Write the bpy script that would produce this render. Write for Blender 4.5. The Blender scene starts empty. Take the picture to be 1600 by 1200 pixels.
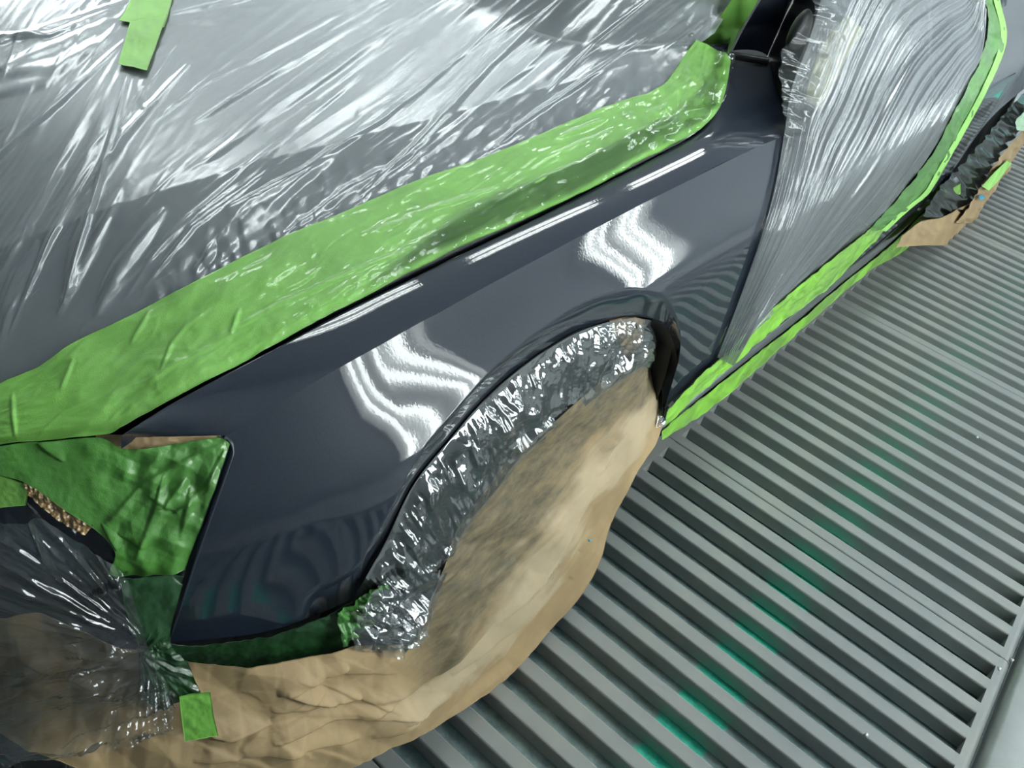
import bpy, math, random
import numpy as np
from mathutils import Matrix, Vector

# ------------------------------------------------------------------ camera
scene = bpy.context.scene
COL = scene.collection
CAM_R = np.array([[0.75078088, 0.6323169, 0.19105865],      # right
                  [0.52229288, -0.391185, -0.75774959],     # down
                  [-0.4043986, 0.66869248, -0.62394883]])   # forward
CAM_P = np.array([0.0, 0.0, 1.25])
FOCAL = 1330.0
cam_data = bpy.data.cameras.new('camera')
cam_data.sensor_fit = 'HORIZONTAL'
cam_data.sensor_width = 36.0
cam_data.lens = FOCAL / 1600.0 * 36.0
cam_data.clip_start = 0.02
cam = bpy.data.objects.new('camera', cam_data)
m = Matrix.Identity(4)
for i in range(3):
    m[i][0] = CAM_R[0][i]
    m[i][1] = -CAM_R[1][i]
    m[i][2] = -CAM_R[2][i]
    m[i][3] = CAM_P[i]
cam.matrix_world = m
COL.objects.link(cam)
scene.camera = cam

# ------------------------------------------------------------------ world, exposure
world = bpy.data.worlds.new('world')
scene.world = world
world.use_nodes = True
world.node_tree.nodes['Background'].inputs['Color'].default_value = (0.75, 0.85, 0.9, 1)
world.node_tree.nodes['Background'].inputs['Strength'].default_value = 0.02
scene.view_settings.view_transform = 'Standard'
scene.view_settings.look = 'None'
scene.view_settings.gamma = 1.0
scene.view_settings.use_curve_mapping = False
scene.view_settings.exposure = -0.45
scene.cycles.use_denoising = True
scene.cycles.max_bounces = 10
scene.cycles.transparent_max_bounces = 16
scene.cycles.caustics_reflective = False
scene.cycles.caustics_refractive = False
scene.cycles.sample_clamp_indirect = 6.0

TUBE = 30.0        # radiance of the fluorescent tubes
# lamps of the booth: places along the car (Y) of the upright wall lamps, and (X, Y) of the ceiling lamps
WALL_LAMPS = [(1.53, 0.86, 'abreast of the front wheel'), (3.45, 0.60, 'abreast of the rear door'), (6.05, 0.60, 'behind the car')]
CEIL_LAMPS = [(-0.50, 1.78, 'over the bonnet edge'), (-0.50, 3.28, 'over the door windows'), (-0.50, 4.78, 'over the tail of the car'),
              (-2.95, 1.85, 'over the far front wheel'), (-2.95, 3.45, 'over the far doors'), (-2.95, 5.05, 'over the far rear corner')]
# ------------------------------------------------------------------ numeric helpers
def hash01(ix, iy, seed):
    n = (ix.astype(np.int64) * 374761393 + iy.astype(np.int64) * 668265263 + int(seed) * 1442695041) & 0x7fffffff
    n = ((n ^ (n >> 13)) * 1274126177) & 0x7fffffff
    return ((n ^ (n >> 16)) & 0xffffff) / float(0xffffff)

def vnoise(x, y, seed=0):
    x = np.asarray(x, float); y = np.asarray(y, float)
    ix = np.floor(x); iy = np.floor(y)
    fx = x - ix; fy = y - iy
    fx = fx * fx * fx * (fx * (fx * 6 - 15) + 10); fy = fy * fy * fy * (fy * (fy * 6 - 15) + 10)
    a = hash01(ix, iy, seed); b = hash01(ix + 1, iy, seed)
    c = hash01(ix, iy + 1, seed); d = hash01(ix + 1, iy + 1, seed)
    return (a + (b - a) * fx) * (1 - fy) + (c + (d - c) * fx) * fy - 0.5

def fbm(x, y, seed=0, octaves=4, gain=0.5):
    s = 0.0; a = 1.0
    for k in range(octaves):
        s = s + a * vnoise(x * 2 ** k, y * 2 ** k, seed + 17 * k); a *= gain
    return s

def ridge(x, y, seed=0, octaves=3):
    s = 0.0; a = 1.0
    for k in range(octaves):
        s = s + a * (1 - np.abs(vnoise(x * 2 ** k, y * 2 ** k, seed + 31 * k)) * 4).clip(0, 1); a *= 0.55
    return s

def facets(x, y, seed, cell):
    """crumple: piecewise flat patches (each lattice cell tilts its own way), sharp creases between"""
    x = x / cell; y = y / cell
    bx = np.floor(x); by = np.floor(y)
    best = np.full(x.shape, 1e9); h = np.zeros(x.shape)
    for i in (-1, 0, 1):
        for j in (-1, 0, 1):
            cx = bx + i + hash01(bx + i, by + j, seed); cy = by + j + hash01(bx + i, by + j, seed + 5)
            dx = x - cx; dy = y - cy
            d = dx * dx + dy * dy
            gx = hash01(bx + i, by + j, seed + 9) - 0.5; gy = hash01(bx + i, by + j, seed + 13) - 0.5
            hh = d * 1.1
            better = hh < best
            best = np.where(better, hh, best)
            h = np.where(better, -np.sqrt(d) + 0.0 * gx, h)
    return h

def planes(x, y, seed, lam, n=5):
    """crumple of flat facets: a sum of triangle waves in several directions"""
    rg = random.Random(seed); s = 0.0
    wx = x + 0.35 * lam * fbm(x / (2.2 * lam), y / (2.2 * lam), seed + 3, 2); wy = y + 0.35 * lam * fbm(x / (2.2 * lam), y / (2.2 * lam), seed + 4, 2)
    for k in range(n):
        a = rg.uniform(0, math.pi); L = lam * rg.uniform(0.7, 2.0); p = rg.random()
        t = (wx * math.cos(a) + wy * math.sin(a)) / L + p
        s = s + np.abs((t % 1.0) * 2 - 1) * (L / lam)
    return s / n - 0.62

def smoothstep(a, b, x):
    t = np.clip((x - a) / (b - a), 0, 1)
    return t * t * (3 - 2 * t)

def segfold(U, V, pts, width, taper=True, lean=1.0):
    """tent-shaped fold along a pixel polyline; lean > 1 makes one flank that much longer"""
    pts = np.array(pts, float)
    out = np.zeros(U.shape)
    L = np.concatenate([[0], np.cumsum(np.hypot(*np.diff(pts, axis=0).T))])
    for k in range(len(pts) - 1):
        a = pts[k]; b = pts[k + 1]; ab = b - a; n2 = ab @ ab
        t = ((U - a[0]) * ab[0] + (V - a[1]) * ab[1]) / n2
        tc = np.clip(t, 0, 1)
        d = np.hypot(U - a[0] - tc * ab[0], V - a[1] - tc * ab[1])
        s = (L[k] + tc * (L[k + 1] - L[k])) / L[-1]
        w = width * (0.35 + 0.65 * np.sin(np.pi * np.clip(s, 0.02, 0.98)) ** 0.7) if taper else width
        if lean != 1.0:
            side = (U - a[0]) * ab[1] - (V - a[1]) * ab[0]
            w = np.where(side > 0, w * lean, w * 0.6)
        f = np.clip(1 - d / w, 0, 1)
        f = f * f * (3 - 2 * f) * (np.sin(np.pi * np.clip(s, 0.0, 1)) ** 0.5 if taper else 1)
        out = np.maximum(out, f)
    return out

def lut(xs, ys, n=800, smooth=30):
    X = np.linspace(xs[0], xs[-1], n)
    Y = np.interp(X, xs, ys)
    k = np.hanning(2 * smooth + 1); k /= k.sum()
    Yp = np.concatenate([2 * Y[0] - Y[smooth:0:-1], Y, 2 * Y[-1] - Y[-2:-smooth - 2:-1]])
    Y = np.convolve(Yp, k, 'valid')
    s0 = (Y[1] - Y[0]) / (X[1] - X[0]); s1 = (Y[-1] - Y[-2]) / (X[-1] - X[-2])
    def fn(x):
        x = np.asarray(x, float)
        return np.interp(x, X, Y) + np.where(x < X[0], (x - X[0]) * s0, 0) + np.where(x > X[-1], (x - X[-1]) * s1, 0)
    return fn

# ------------------------------------------------------------------ car body surfaces (metres; car's left side faces +X, rear is +Y)
WHEEL_Y, WHEEL_Z, ARCH_R = 0.772, 0.322, 0.372
crease_z = lut([0.10, 0.32, 0.5, 0.65, 0.8, 0.95, 1.1, 1.4, 3.8],
               [0.715, 0.738, 0.752, 0.761, 0.767, 0.773, 0.778, 0.777, 0.785], 900, 40)
CREASE_X = -0.44
PLAN_K = 0.35
FLARE_K = 0.9
side_off = lut([-0.70, -0.40, -0.10, -0.03, 0.0, 0.03, 0.06, 0.09, 0.115, 0.15, 0.25, 0.36, 0.46, 0.54, 0.66, 0.9],
               [-0.36, -0.19, -0.050, -0.020, 0.0, 0.024, 0.045, 0.060, 0.0645, 0.065, 0.062, 0.057, 0.051, 0.045, 0.036, 0.02], 1600, 24)

def side_x(Y, Z):
    t = crease_z(Y) - Z
    x = CREASE_X + side_off(t)
    x = x - 1.15 * np.clip(0.47 - Y, 0, 2) ** 2
    r = np.hypot(Y - WHEEL_Y, (Z - WHEEL_Z))
    flare = smoothstep(ARCH_R + 0.14, ARCH_R + 0.015, r) * smoothstep(0.0, 0.06, t)
    x = x + 0.011 * flare * (1 - FLARE_K * smoothstep(0.55, 0.80, Y))
    x = x - PLAN_K * np.clip(t, 0, 0.11) * (Y - 0.90) * np.exp(-((Y - 0.90) / 0.20) ** 2)
    # rear flare
    r2 = np.hypot(Y - 3.45, Z - WHEEL_Z)
    x = x + 0.03 * smoothstep(0.60, 0.40, r2)
    return x

seam_z = lut([0.10, 0.24, 0.40, 0.50, 0.65, 0.90, 1.20, 1.50, 2.5],
             [0.712, 0.742, 0.765, 0.774, 0.781, 0.790, 0.801, 0.818, 0.86], 900, 30)
hood_fold_x = lut([0.1, 0.25, 0.45, 0.7, 1.0, 1.5, 3], [-0.72, -0.70, -0.675, -0.662, -0.648, -0.645, -0.645], 600, 30)

screen_y = lut([-1.30, -0.90, -0.76, -0.70, -0.62, -0.58, -0.40], [1.04, 1.06, 1.09, 1.15, 1.38, 1.60, 1.62], 400, 12)   # foot of the windscreen

def top_z(X, Y):
    """hood, cowl and windscreen as a height field"""
    hx = hood_fold_x(Y)
    edge = -0.478 - 1.15 * np.clip(0.47 - Y, 0, 2) ** 2
    rise = 0.235 * np.clip(edge - np.maximum(X, hx), -0.2, None)
    c = np.clip(hx - X, 0, None)
    inner = 0.062 * c - 0.032 * c * c
    z = seam_z(Y) + rise + inner
    d = Y - screen_y(X)
    z = z + 0.24 * (np.sqrt(d * d + 0.003) + d)
    return z

def skirt_x(Y, Z):
    """masking paper hanging in front of the wheel and under the bumper"""
    x = -0.352 + 0.022 * smoothstep(0.55, 0.22, Z) - 0.16 * np.clip(Z - 0.36, 0, 1)
    x = x - 0.9 * np.clip(0.46 - Y, 0, 2) ** 2
    x = x - 0.10 * smoothstep(0.95, 1.2, Y) * smoothstep(0.15, 0.4, Z)
    return x

def g_side(P): return P[..., 0] - side_x(P[..., 1], P[..., 2])
def g_top(P): return P[..., 2] - top_z(P[..., 0], P[..., 1])
def g_skirt(P): return P[..., 0] - skirt_x(P[..., 1], P[..., 2])

def g_skirt2(P):
    """outer envelope of bumper side and paper"""
    return np.minimum(g_side(P), g_skirt(P))
def g_low(P): return P[..., 2] - 0.03
def g_rear(P): return P[..., 0] - (-0.385 + 0.04 * smoothstep(0.45, 0.1, P[..., 2]))

def rays(U, V):
    U = np.asarray(U, float); V = np.asarray(V, float)
    d = np.stack([(U - 800) / FOCAL, (V - 600) / FOCAL, np.ones_like(U)], -1)
    return d @ CAM_R

def hit(U, V, g, t0=0.25, t1=6.0, n=70):
    D = rays(U, V)
    ts = t0 * (t1 / t0) ** (np.arange(n) / (n - 1))
    lo = np.full(D.shape[:-1], ts[0]); hi = np.full(D.shape[:-1], ts[-1])
    found = np.zeros(D.shape[:-1], bool)
    prev = g(CAM_P + D * ts[0])
    for k in range(1, n):
        cur = g(CAM_P + D * ts[k])
        new = (~found) & (prev > 0) & (cur <= 0)
        lo = np.where(new, ts[k - 1], lo); hi = np.where(new, ts[k], hi)
        found |= new
        prev = cur
    for _ in range(26):
        mid = (lo + hi) / 2
        v = g(CAM_P + D * mid[..., None])
        lo = np.where(v > 0, mid, lo); hi = np.where(v > 0, hi, mid)
    t = np.where(found, hi, t1)
    return CAM_P + D * t[..., None]

def on_plane(u, v, axis, value):
    d = rays(u, v)
    t = (value - CAM_P[axis]) / d[..., axis]
    return CAM_P + d * np.asarray(t)[..., None]

def normals(P):
    du = np.gradient(P, axis=0); dv = np.gradient(P, axis=1)
    n = np.cross(du, dv)
    n /= np.linalg.norm(n, axis=-1, keepdims=True) + 1e-12
    if ((CAM_P - P) * n).sum() < 0: n = -n
    return n

def poly(pts, n, smooth=True):
    """n samples along a polyline (Catmull-Rom when smooth), evenly by control index weighted with length"""
    p = np.array(pts, float)
    if len(p) == 2: smooth = False
    L = np.concatenate([[0], np.cumsum(np.linalg.norm(np.diff(p, axis=0), axis=1))])
    s = np.linspace(0, L[-1], n)
    k = np.clip(np.searchsorted(L, s, 'right') - 1, 0, len(p) - 2)
    t = ((s - L[k]) / (L[k + 1] - L[k] + 1e-9))[:, None]
    if not smooth:
        return p[k] * (1 - t) + p[k + 1] * t
    q = np.vstack([2 * p[0] - p[1], p, 2 * p[-1] - p[-2]])
    a, b, c, d = q[k], q[k + 1], q[k + 2], q[k + 3]
    return 0.5 * (2 * b + (c - a) * t + (2 * a - 5 * b + 4 * c - d) * t * t + (3 * b - a - 3 * c + d) * t ** 3)

def pairs(top, bot, n, smooth=True):
    """matched polylines: sampled at the same control parameter so that corners stay paired"""
    T = np.array(top, float); B = np.array(bot, float)
    w = np.linalg.norm(np.diff(T, axis=0), axis=1) + np.linalg.norm(np.diff(B, axis=0), axis=1) + 1e-6
    L = np.concatenate([[0], np.cumsum(w)]); s = np.linspace(0, L[-1], n)
    k = np.clip(np.searchsorted(L, s, 'right') - 1, 0, len(T) - 2)
    t = ((s - L[k]) / (L[k + 1] - L[k]))[:, None]
    def ev(p):
        if not smooth: return p[k] * (1 - t) + p[k + 1] * t
        q = np.vstack([2 * p[0] - p[1], p, 2 * p[-1] - p[-2]])
        a, b, c, d = q[k], q[k + 1], q[k + 2], q[k + 3]
        return 0.5 * (2 * b + (c - a) * t + (2 * a - 5 * b + 4 * c - d) * t * t + (3 * b - a - 3 * c + d) * t ** 3)
    return ev(T), ev(B)

def sheet(top, bot, n, m_, smooth=True):
    """grid U,V (n along, m across) between two matched polylines"""
    A, B = pairs(top, bot, n, smooth)
    w = np.linspace(0, 1, m_)[None, :, None]
    G = A[:, None, :] * (1 - w) + B[:, None, :] * w
    return G[..., 0], G[..., 1]
# ------------------------------------------------------------------ materials
def new_mat(name):
    mt = bpy.data.materials.new(name); mt.use_nodes = True
    nt = mt.node_tree; nt.nodes.clear()
    out = nt.nodes.new('ShaderNodeOutputMaterial')
    return mt, nt, out

def N(nt, kind, **kw):
    n = nt.nodes.new(kind)
    for k, v in kw.items():
        if k in n.inputs: n.inputs[k].default_value = v
        else: setattr(n, k, v)
    return n

def principled(nt, color=(0.5, 0.5, 0.5), rough=0.5, **kw):
    b = nt.nodes.new('ShaderNodeBsdfPrincipled')
    b.inputs['Base Color'].default_value = (*color, 1)
    b.inputs['Roughness'].default_value = rough
    for k, v in kw.items(): b.inputs[k.replace('_', ' ')].default_value = v
    return b

def noise_tex(nt, scale, detail=4, rough=0.55, stretch=None, coord='Object', distortion=0.0):
    tc = nt.nodes.new('ShaderNodeTexCoord')
    mp = nt.nodes.new('ShaderNodeMapping')
    if stretch: mp.inputs['Scale'].default_value = stretch
    nz = nt.nodes.new('ShaderNodeTexNoise')
    nz.inputs['Scale'].default_value = scale; nz.inputs['Detail'].default_value = detail
    nz.inputs['Roughness'].default_value = rough; nz.inputs['Distortion'].default_value = distortion
    nt.links.new(tc.outputs[coord], mp.inputs['Vector']); nt.links.new(mp.outputs['Vector'], nz.inputs['Vector'])
    return nz

def ramp(nt, src, stops):
    r = nt.nodes.new('ShaderNodeValToRGB')
    el = r.color_ramp.elements
    while len(el) < len(stops): el.new(0.5)
    for e, (p, c) in zip(el, stops):
        e.position = p; e.color = (*c, 1) if len(c) == 3 else c
    nt.links.new(src, r.inputs['Fac'])
    return r

def bump(nt, src, strength, dist, target):
    b = nt.nodes.new('ShaderNodeBump')
    b.inputs['Strength'].default_value = strength; b.inputs['Distance'].default_value = dist
    nt.links.new(src, b.inputs['Height']); nt.links.new(b.outputs['Normal'], target)
    return b

def mat_paint():
    mt, nt, out = new_mat('navy_car_paint')
    b = principled(nt, (0.016, 0.020, 0.032), 0.5, Metallic=0.0, Specular_IOR_Level=0.2, Coat_Weight=1.0, Coat_Roughness=0.012, Coat_IOR=1.5)
    nz = noise_tex(nt, 1400, 1)
    r = ramp(nt, nz.outputs['Fac'], [(0.3, (0.006, 0.010, 0.020)), (0.75, (0.015, 0.023, 0.042))])
    nt.links.new(r.outputs['Color'], b.inputs['Base Color'])
    o = noise_tex(nt, 260, 2)
    bump(nt, o.outputs['Fac'], 0.012, 0.002, b.inputs['Coat Normal'])
    nt.links.new(b.outputs['BSDF'], out.inputs['Surface'])
    return mt

def mat_simple(name, color, rough=0.5, var=0.0, vscale=30, bmp=0.0, bscale=200, stretch=None, **kw):
    mt, nt, out = new_mat(name)
    b = principled(nt, color, rough, **kw)
    if var:
        nz = noise_tex(nt, vscale, 5, 0.6, stretch)
        lo = tuple(max(0, c * (1 - var)) for c in color); hi = tuple(min(1, c * (1 + var)) for c in color)
        r = ramp(nt, nz.outputs['Fac'], [(0.3, lo), (0.7, hi)])
        nt.links.new(r.outputs['Color'], b.inputs['Base Color'])
    if bmp:
        nz = noise_tex(nt, bscale, 4)
        bump(nt, nz.outputs['Fac'], bmp, 0.002, b.inputs['Normal'])
    nt.links.new(b.outputs['BSDF'], out.inputs['Surface'])
    return mt

def mat_film(name, alpha, color=(0.6, 0.63, 0.65), rough=0.2, ior=1.6, fine=0.15, fscale=160, stretch=None, cloudy=0.0, cscale=6, tint=(1, 1, 1), gain=1.6):
    """clear masking film: see-through, glossy on both faces (gain), a little milky (alpha)"""
    mt, nt, out = new_mat(name)
    nz = noise_tex(nt, fscale, 4, 0.6, stretch)
    t = N(nt, 'ShaderNodeBsdfTransparent'); t.inputs['Color'].default_value = (*tint, 1)
    df = N(nt, 'ShaderNodeBsdfDiffuse'); df.inputs['Color'].default_value = (*color, 1)
    gl = N(nt, 'ShaderNodeBsdfGlossy'); gl.inputs['Color'].default_value = (0.95, 0.97, 1.0, 1); gl.inputs['Roughness'].default_value = rough
    bm = bump(nt, nz.outputs['Fac'], fine, 0.004, gl.inputs['Normal'])
    nt.links.new(bm.outputs['Normal'], df.inputs['Normal'])
    mx = N(nt, 'ShaderNodeMixShader'); mx.inputs['Fac'].default_value = alpha
    if cloudy:
        c = noise_tex(nt, cscale, 5, 0.65)
        mr = N(nt, 'ShaderNodeMapRange'); mr.inputs['From Min'].default_value = 0.35; mr.inputs['From Max'].default_value = 0.65
        mr.inputs['To Min'].default_value = max(0, alpha - cloudy); mr.inputs['To Max'].default_value = min(1, alpha + cloudy)
        nt.links.new(c.outputs['Fac'], mr.inputs['Value']); nt.links.new(mr.outputs['Result'], mx.inputs['Fac'])
    nt.links.new(t.outputs['BSDF'], mx.inputs[1]); nt.links.new(df.outputs['BSDF'], mx.inputs[2])
    fr = N(nt, 'ShaderNodeFresnel'); fr.inputs['IOR'].default_value = ior
    nt.links.new(bm.outputs['Normal'], fr.inputs['Normal'])
    mu = N(nt, 'ShaderNodeMath', operation='MULTIPLY', use_clamp=True); mu.inputs[1].default_value = gain
    nt.links.new(fr.outputs['Fac'], mu.inputs[0])
    m2 = N(nt, 'ShaderNodeMixShader')
    nt.links.new(mu.outputs[0], m2.inputs['Fac']); nt.links.new(mx.outputs['Shader'], m2.inputs[1]); nt.links.new(gl.outputs['BSDF'], m2.inputs[2])
    nt.links.new(m2.outputs['Shader'], out.inputs['Surface'])
    return mt

def mat_tape(name, color=(0.20, 0.46, 0.08), rough=0.5, gloss=0.0, bmp=0.35):
    """green crepe masking tape; gloss = share of it wet with clear lacquer"""
    mt, nt, out = new_mat(name)
    b = principled(nt, color, rough, IOR=1.5)
    nz = noise_tex(nt, 9, 6, 0.6)
    r = ramp(nt, nz.outputs['Fac'], [(0.28, tuple(c * 0.72 for c in color)), (0.5, color), (0.75, tuple(min(1, c * 1.22) for c in color))])
    nt.links.new(r.outputs['Color'], b.inputs['Base Color'])
    cr = noise_tex(nt, 900, 2, 0.5)
    bump(nt, cr.outputs['Fac'], bmp, 0.0006, b.inputs['Normal'])
    if gloss:
        g = noise_tex(nt, 7, 3)
        r2 = ramp(nt, g.outputs['Fac'], [(0.4, (0, 0, 0)), (0.55, (gloss,) * 3)])
        nt.links.new(r2.outputs['Color'], b.inputs['Coat Weight'])
        b.inputs['Coat Roughness'].default_value = 0.06
    nt.links.new(b.outputs['BSDF'], out.inputs['Surface'])
    return mt

def mat_paper(name, color=(0.39, 0.275, 0.145), dark=0.62, spray=False):
    mt, nt, out = new_mat(name)
    b = principled(nt, color, 0.62, IOR=1.4)
    nz = noise_tex(nt, 5, 7, 0.62)
    r = ramp(nt, nz.outputs['Fac'], [(0.25, tuple(c * dark for c in color)), (0.55, color), (0.8, tuple(min(1, c * 1.2) for c in color))])
    nt.links.new(r.outputs['Color'], b.inputs['Base Color'])
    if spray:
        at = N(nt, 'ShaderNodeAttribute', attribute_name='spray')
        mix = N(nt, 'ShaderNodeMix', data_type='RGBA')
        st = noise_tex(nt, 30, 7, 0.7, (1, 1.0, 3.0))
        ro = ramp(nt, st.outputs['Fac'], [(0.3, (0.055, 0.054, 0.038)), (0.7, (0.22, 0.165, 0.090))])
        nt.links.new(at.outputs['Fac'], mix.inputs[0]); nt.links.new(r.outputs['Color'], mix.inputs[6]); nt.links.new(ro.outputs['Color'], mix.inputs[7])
        a2 = N(nt, 'ShaderNodeAttribute', attribute_name='pale_band')
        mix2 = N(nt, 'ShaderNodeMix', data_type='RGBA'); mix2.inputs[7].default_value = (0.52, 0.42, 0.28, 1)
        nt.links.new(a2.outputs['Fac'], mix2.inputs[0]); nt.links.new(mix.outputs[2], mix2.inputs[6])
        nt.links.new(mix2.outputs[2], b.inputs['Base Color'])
    f = noise_tex(nt, 90, 5, 0.6, (1, 1, 4))
    bump(nt, f.outputs['Fac'], 0.18, 0.002, b.inputs['Normal'])
    nt.links.new(b.outputs['BSDF'], out.inputs['Surface'])
    return mt

def mat_emit(name, color, strength):
    mt, nt, out = new_mat(name)
    e = N(nt, 'ShaderNodeEmission'); e.inputs['Color'].default_value = (*color, 1); e.inputs['Strength'].default_value = strength
    nt.links.new(e.outputs['Emission'], out.inputs['Surface'])
    return mt

def mat_slat():
    """grey powder coated steel, dusted with beige overspray, flanks tinted teal along one line of the pit"""
    mt, nt, out = new_mat('grate_steel')
    b = principled(nt, (0.27, 0.29, 0.27), 0.55, Metallic=0.0)
    geo = N(nt, 'ShaderNodeNewGeometry')
    sep = N(nt, 'ShaderNodeSeparateXYZ'); nt.links.new(geo.outputs['Position'], sep.inputs[0])
    nz = noise_tex(nt, 3.0, 5, 0.6, None, 'Object')
    base = ramp(nt, nz.outputs['Fac'], [(0.3, (0.165, 0.188, 0.205)), (0.5, (0.215, 0.230, 0.228)), (0.72, (0.275, 0.28, 0.25))])
    # teal tint on the flanks, stronger towards their foot
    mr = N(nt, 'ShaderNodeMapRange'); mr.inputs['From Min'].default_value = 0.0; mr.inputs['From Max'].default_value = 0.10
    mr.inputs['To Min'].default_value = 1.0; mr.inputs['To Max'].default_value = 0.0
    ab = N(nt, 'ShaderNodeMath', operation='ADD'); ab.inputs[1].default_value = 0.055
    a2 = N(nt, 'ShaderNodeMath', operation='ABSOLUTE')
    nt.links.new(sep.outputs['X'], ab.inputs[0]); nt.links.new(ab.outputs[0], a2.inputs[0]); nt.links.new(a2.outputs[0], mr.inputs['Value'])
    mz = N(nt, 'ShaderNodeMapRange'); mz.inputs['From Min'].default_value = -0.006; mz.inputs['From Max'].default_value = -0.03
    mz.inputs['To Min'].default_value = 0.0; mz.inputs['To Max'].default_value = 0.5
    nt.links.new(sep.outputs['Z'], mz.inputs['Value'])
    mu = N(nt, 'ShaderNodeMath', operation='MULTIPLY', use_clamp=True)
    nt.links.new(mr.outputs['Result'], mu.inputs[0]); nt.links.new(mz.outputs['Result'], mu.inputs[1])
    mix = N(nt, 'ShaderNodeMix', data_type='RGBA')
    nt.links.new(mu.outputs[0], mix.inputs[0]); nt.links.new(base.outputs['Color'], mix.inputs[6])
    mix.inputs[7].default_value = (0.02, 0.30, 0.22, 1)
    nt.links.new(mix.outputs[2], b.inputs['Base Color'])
    f = noise_tex(nt, 500, 3)
    bump(nt, f.outputs['Fac'], 0.25, 0.0008, b.inputs['Normal'])
    nt.links.new(b.outputs['BSDF'], out.inputs['Surface'])
    return mt

def mat_filter():
    """dark fleece under the grating with a stripe of teal overspray"""
    mt, nt, out = new_mat('pit_filter_fleece')
    b = principled(nt, (0.05, 0.08, 0.08), 0.9)
    geo = N(nt, 'ShaderNodeNewGeometry'); sep = N(nt, 'ShaderNodeSeparateXYZ'); nt.links.new(geo.outputs['Position'], sep.inputs[0])
    nz = noise_tex(nt, 25, 6, 0.7)
    base = ramp(nt, nz.outputs['Fac'], [(0.3, (0.16, 0.24, 0.245)), (0.7, (0.40, 0.52, 0.52))])
    wob = noise_tex(nt, 40, 3)
    ad = N(nt, 'ShaderNodeMath', operation='MULTIPLY_ADD'); ad.inputs[1].default_value = 0.03
    nt.links.new(wob.outputs['Fac'], ad.inputs[0]); nt.links.new(sep.outputs['X'], ad.inputs[2])
    a1 = N(nt, 'ShaderNodeMath', operation='ADD'); a1.inputs[1].default_value = 0.040; nt.links.new(ad.outputs[0], a1.inputs[0])
    a2 = N(nt, 'ShaderNodeMath', operation='ABSOLUTE'); nt.links.new(a1.outputs[0], a2.inputs[0])
    mr = N(nt, 'ShaderNodeMapRange'); mr.inputs['From Min'].default_value = 0.040; mr.inputs['From Max'].default_value = 0.052
    mr.inputs['To Min'].default_value = 1.0; mr.inputs['To Max'].default_value = 0.0
    nt.links.new(a2.outputs[0], mr.inputs['Value'])
    tz = noise_tex(nt, 60, 5, 0.65)
    teal = ramp(nt, tz.outputs['Fac'], [(0.3, (0.02, 0.55, 0.38)), (0.7, (0.14, 0.90, 0.70))])
    mix = N(nt, 'ShaderNodeMix', data_type='RGBA')
    nt.links.new(mr.outputs['Result'], mix.inputs[0]); nt.links.new(base.outputs['Color'], mix.inputs[6]); nt.links.new(teal.outputs['Color'], mix.inputs[7])
    nt.links.new(mix.outputs[2], b.inputs['Base Color'])
    bump(nt, nz.outputs['Fac'], 0.6, 0.006, b.inputs['Normal'])
    nt.links.new(b.outputs['BSDF'], out.inputs['Surface'])
    return mt

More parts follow.
